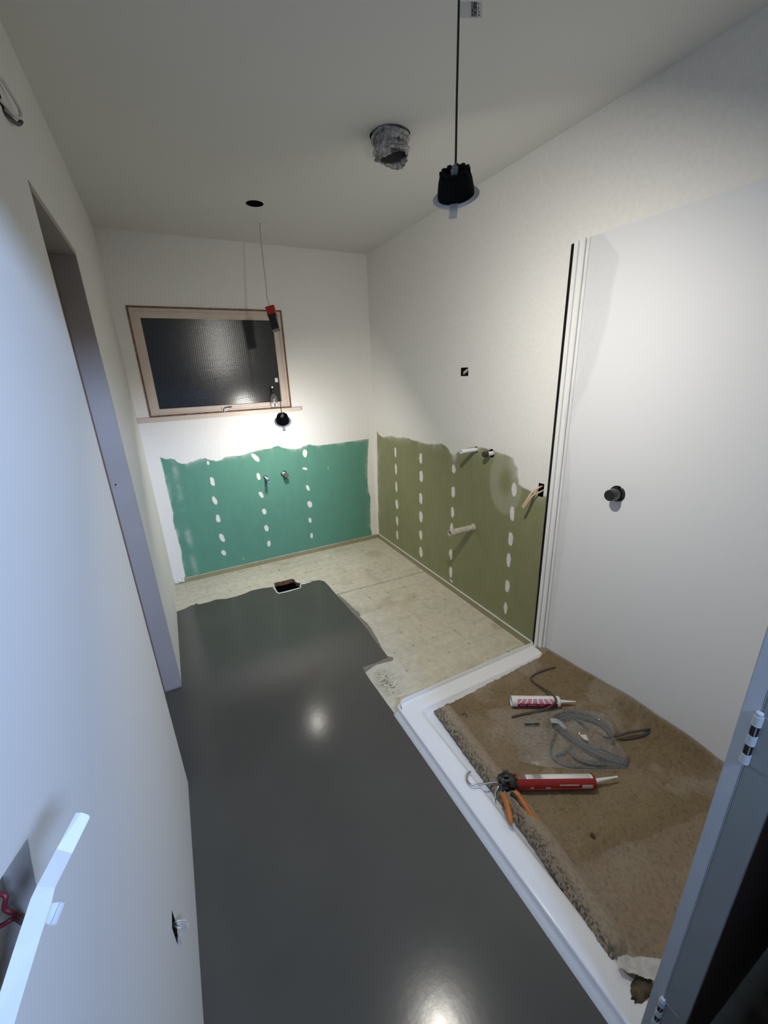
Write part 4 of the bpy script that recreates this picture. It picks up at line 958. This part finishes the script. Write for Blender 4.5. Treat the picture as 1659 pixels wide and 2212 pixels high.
WORN = mat('worn_grey_print', (.42, .40, .39), .4, var=.2, vscale=60)
for t0_, L_, th0, th1 in ((.045, .012, 76, 92), (.10, .018, 76, 94), (Lg-.05, .038, 62, 88), (.15, .07, 58, 66)):
    bm = bmesh.new(); arc_shell(bm, g0+a*t0_, a, u, s, L_, rG+.0007, rG+.0001, math.radians(th0), math.radians(th1), 6); obj('bare_patch', bm, WORN, gun)
bm = bmesh.new(); arc_shell(bm, g0+a*.03, a, u, s, Lg-.045, rG+.0006, rG+.0001, math.radians(92), math.radians(94), 2); obj('painted_line', bm, ORL, gun)
# cartridge in the gun
bm = bmesh.new(); c0_ = g0+a*.035; lathe(bm, c0_, a, [(0, 0), (0, .0235), (Lg-.040, .0235), (Lg-.036, .020), (Lg-.036, 0)], 36); crt = obj('cartridge', bm, WHITEP, gun, True); flatshade(crt, 40)
bm = bmesh.new()
arc_shell(bm, c0_+a*.008, a, u, s, Lg-.055, .0239, .0236, math.radians(-60), math.radians(18), 16)
obj('cartridge_label', bm, LWHITE, crt, True)
bm = bmesh.new(); arc_shell(bm, c0_+a*.026, a, u, s, .030, .0242, .0240, math.radians(-40), math.radians(14), 12); obj('barcode', bm, LGREY, crt)
for d in (.020, .060):
    bm = bmesh.new(); arc_shell(bm, c0_+a*d, a, u, s, .0012, .0242, .0240, math.radians(-60), math.radians(18), 12); obj('label_line', bm, LRED, crt)
n0 = g0+a*(Lg+.003); n1 = Vector(on(*zg(1580, 180), 'z', GZ)); bm = bmesh.new(); nd = (n1-n0).length; lathe(bm, n0, (n1-n0), [(-.006, 0), (-.006, .009), (.01, .0075), (nd-.006, .0032), (nd-.004, .0045), (nd, .0042), (nd, 0)], 20); flatshade(obj('nozzle', bm, WHITEP, gun, True), 35)
# mechanism housing
mc = Vector(on(*zg(440, 245), 'z', GZ)); bm = bmesh.new()
lathe(bm, mc-a*.030, a, [(0, 0), (0, .018), (.008, .030), (.036, .034), (.054, .032), (.060, .027), (.068, .027), (.068, 0)], 20)
for k in range(11):
    t = k*2.399; obox(bm, mc+a*(.022*math.sin(t*1.3))+u*(.022+.010*math.sin(k))+s*(.022*math.cos(t)), a, u, s, .018, .018, .011, .0015)
pv = Vector(on(*zg(480, 330), 'z', GZ-.004)); obox(bm, (mc+pv)/2, (pv-mc).normalized(), u, (pv-mc).normalized().cross(u), (pv-mc).length*1.2, .022, .030, .003)
lathe(bm, pv+u*.014, -u, [(0, 0), (0, .007), (.028, .007), (.028, 0)], 16)
flatshade(obj('mechanism', bm, BLACKGL, gun, False), 30)
# rod with hooked end
bm = bmesh.new(); rp = [(*zg(400, 236), GZ), (*zg(300, 240), GZ), (*zg(200, 255), GZ), (*zg(110, 268), GZ), (*zg(65, 245), GZ), (*zg(40, 200), GZ), (*zg(45, 155), GZ), (*zg(78, 125), GZ)]
tube(bm, [tuple(on(x, y, 'z', z)) for x, y, z in rp], .0034, 12, smooth=8); obj('plunger_rod', bm, STEEL, gun, True)
bm = bmesh.new(); tube(bm, [tuple(on(*zg(x, y), 'z', z)) for x, y, z in ((370, 270, GZ), (350, 310, GZ-.005), (330, 350, GZ-.012), (335, 400, GZ-.016))], .0022, 8, smooth=5); obj('release_lever', bm, STEEL, gun, True)
def handle(name, pts, w0, m):
    bm = bmesh.new(); P = smoothpath([tuple(on(*zg(x, y), 'z', z)) for x, y, z, w in pts], 6); Ws = [w for *_, w in pts]; n = len(P); rings = []
    for i, p in enumerate(P):
        t = (P[min(i+1, n-1)]-P[max(i-1, 0)]).normalized(); sd = t.cross(Vector((0, 0, 1))).normalized(); up = sd.cross(t); f = i/(n-1)*(len(Ws)-1); w_ = Ws[int(f)]+(Ws[min(int(f)+1, len(Ws)-1)]-Ws[int(f)])*(f-int(f))
        rings.append([bm.verts.new(p+sd*math.cos(q_)*w_+up*math.sin(q_)*w_*.85) for q_ in [2*math.pi*k/14 for k in range(14)]])
    for A_, B_ in zip(rings, rings[1:]):
        for k in range(14): bm.faces.new((A_[k], A_[(k+1) % 14], B_[(k+1) % 14], B_[k]))
    bm.faces.new(rings[0][::-1]); bm.faces.new(rings[-1]); return obj(name, bm, m, gun, True)
handle('handle', [(400, 358, .078, .008), (430, 400, .080, .0092), (452, 470, .082, .0100), (472, 550, .080, .0098), (488, 625, .076, .0085), (508, 665, .072, .005)], 0, ORANGE)
handle('handle', [(530, 335, .070, .010), (575, 380, .070, .0092), (630, 460, .068, .0090), (680, 545, .060, .0088), (730, 600, .054, .0082), (772, 625, .052, .0065)], 0, ORANGE)
handle('handle_arm', [(490, 345, .072, .007), (560, 412, .066, .0062), (617, 502, .060, .0062), (668, 582, .052, .0062), (726, 632, .047, .006)], 0, BLACKP)
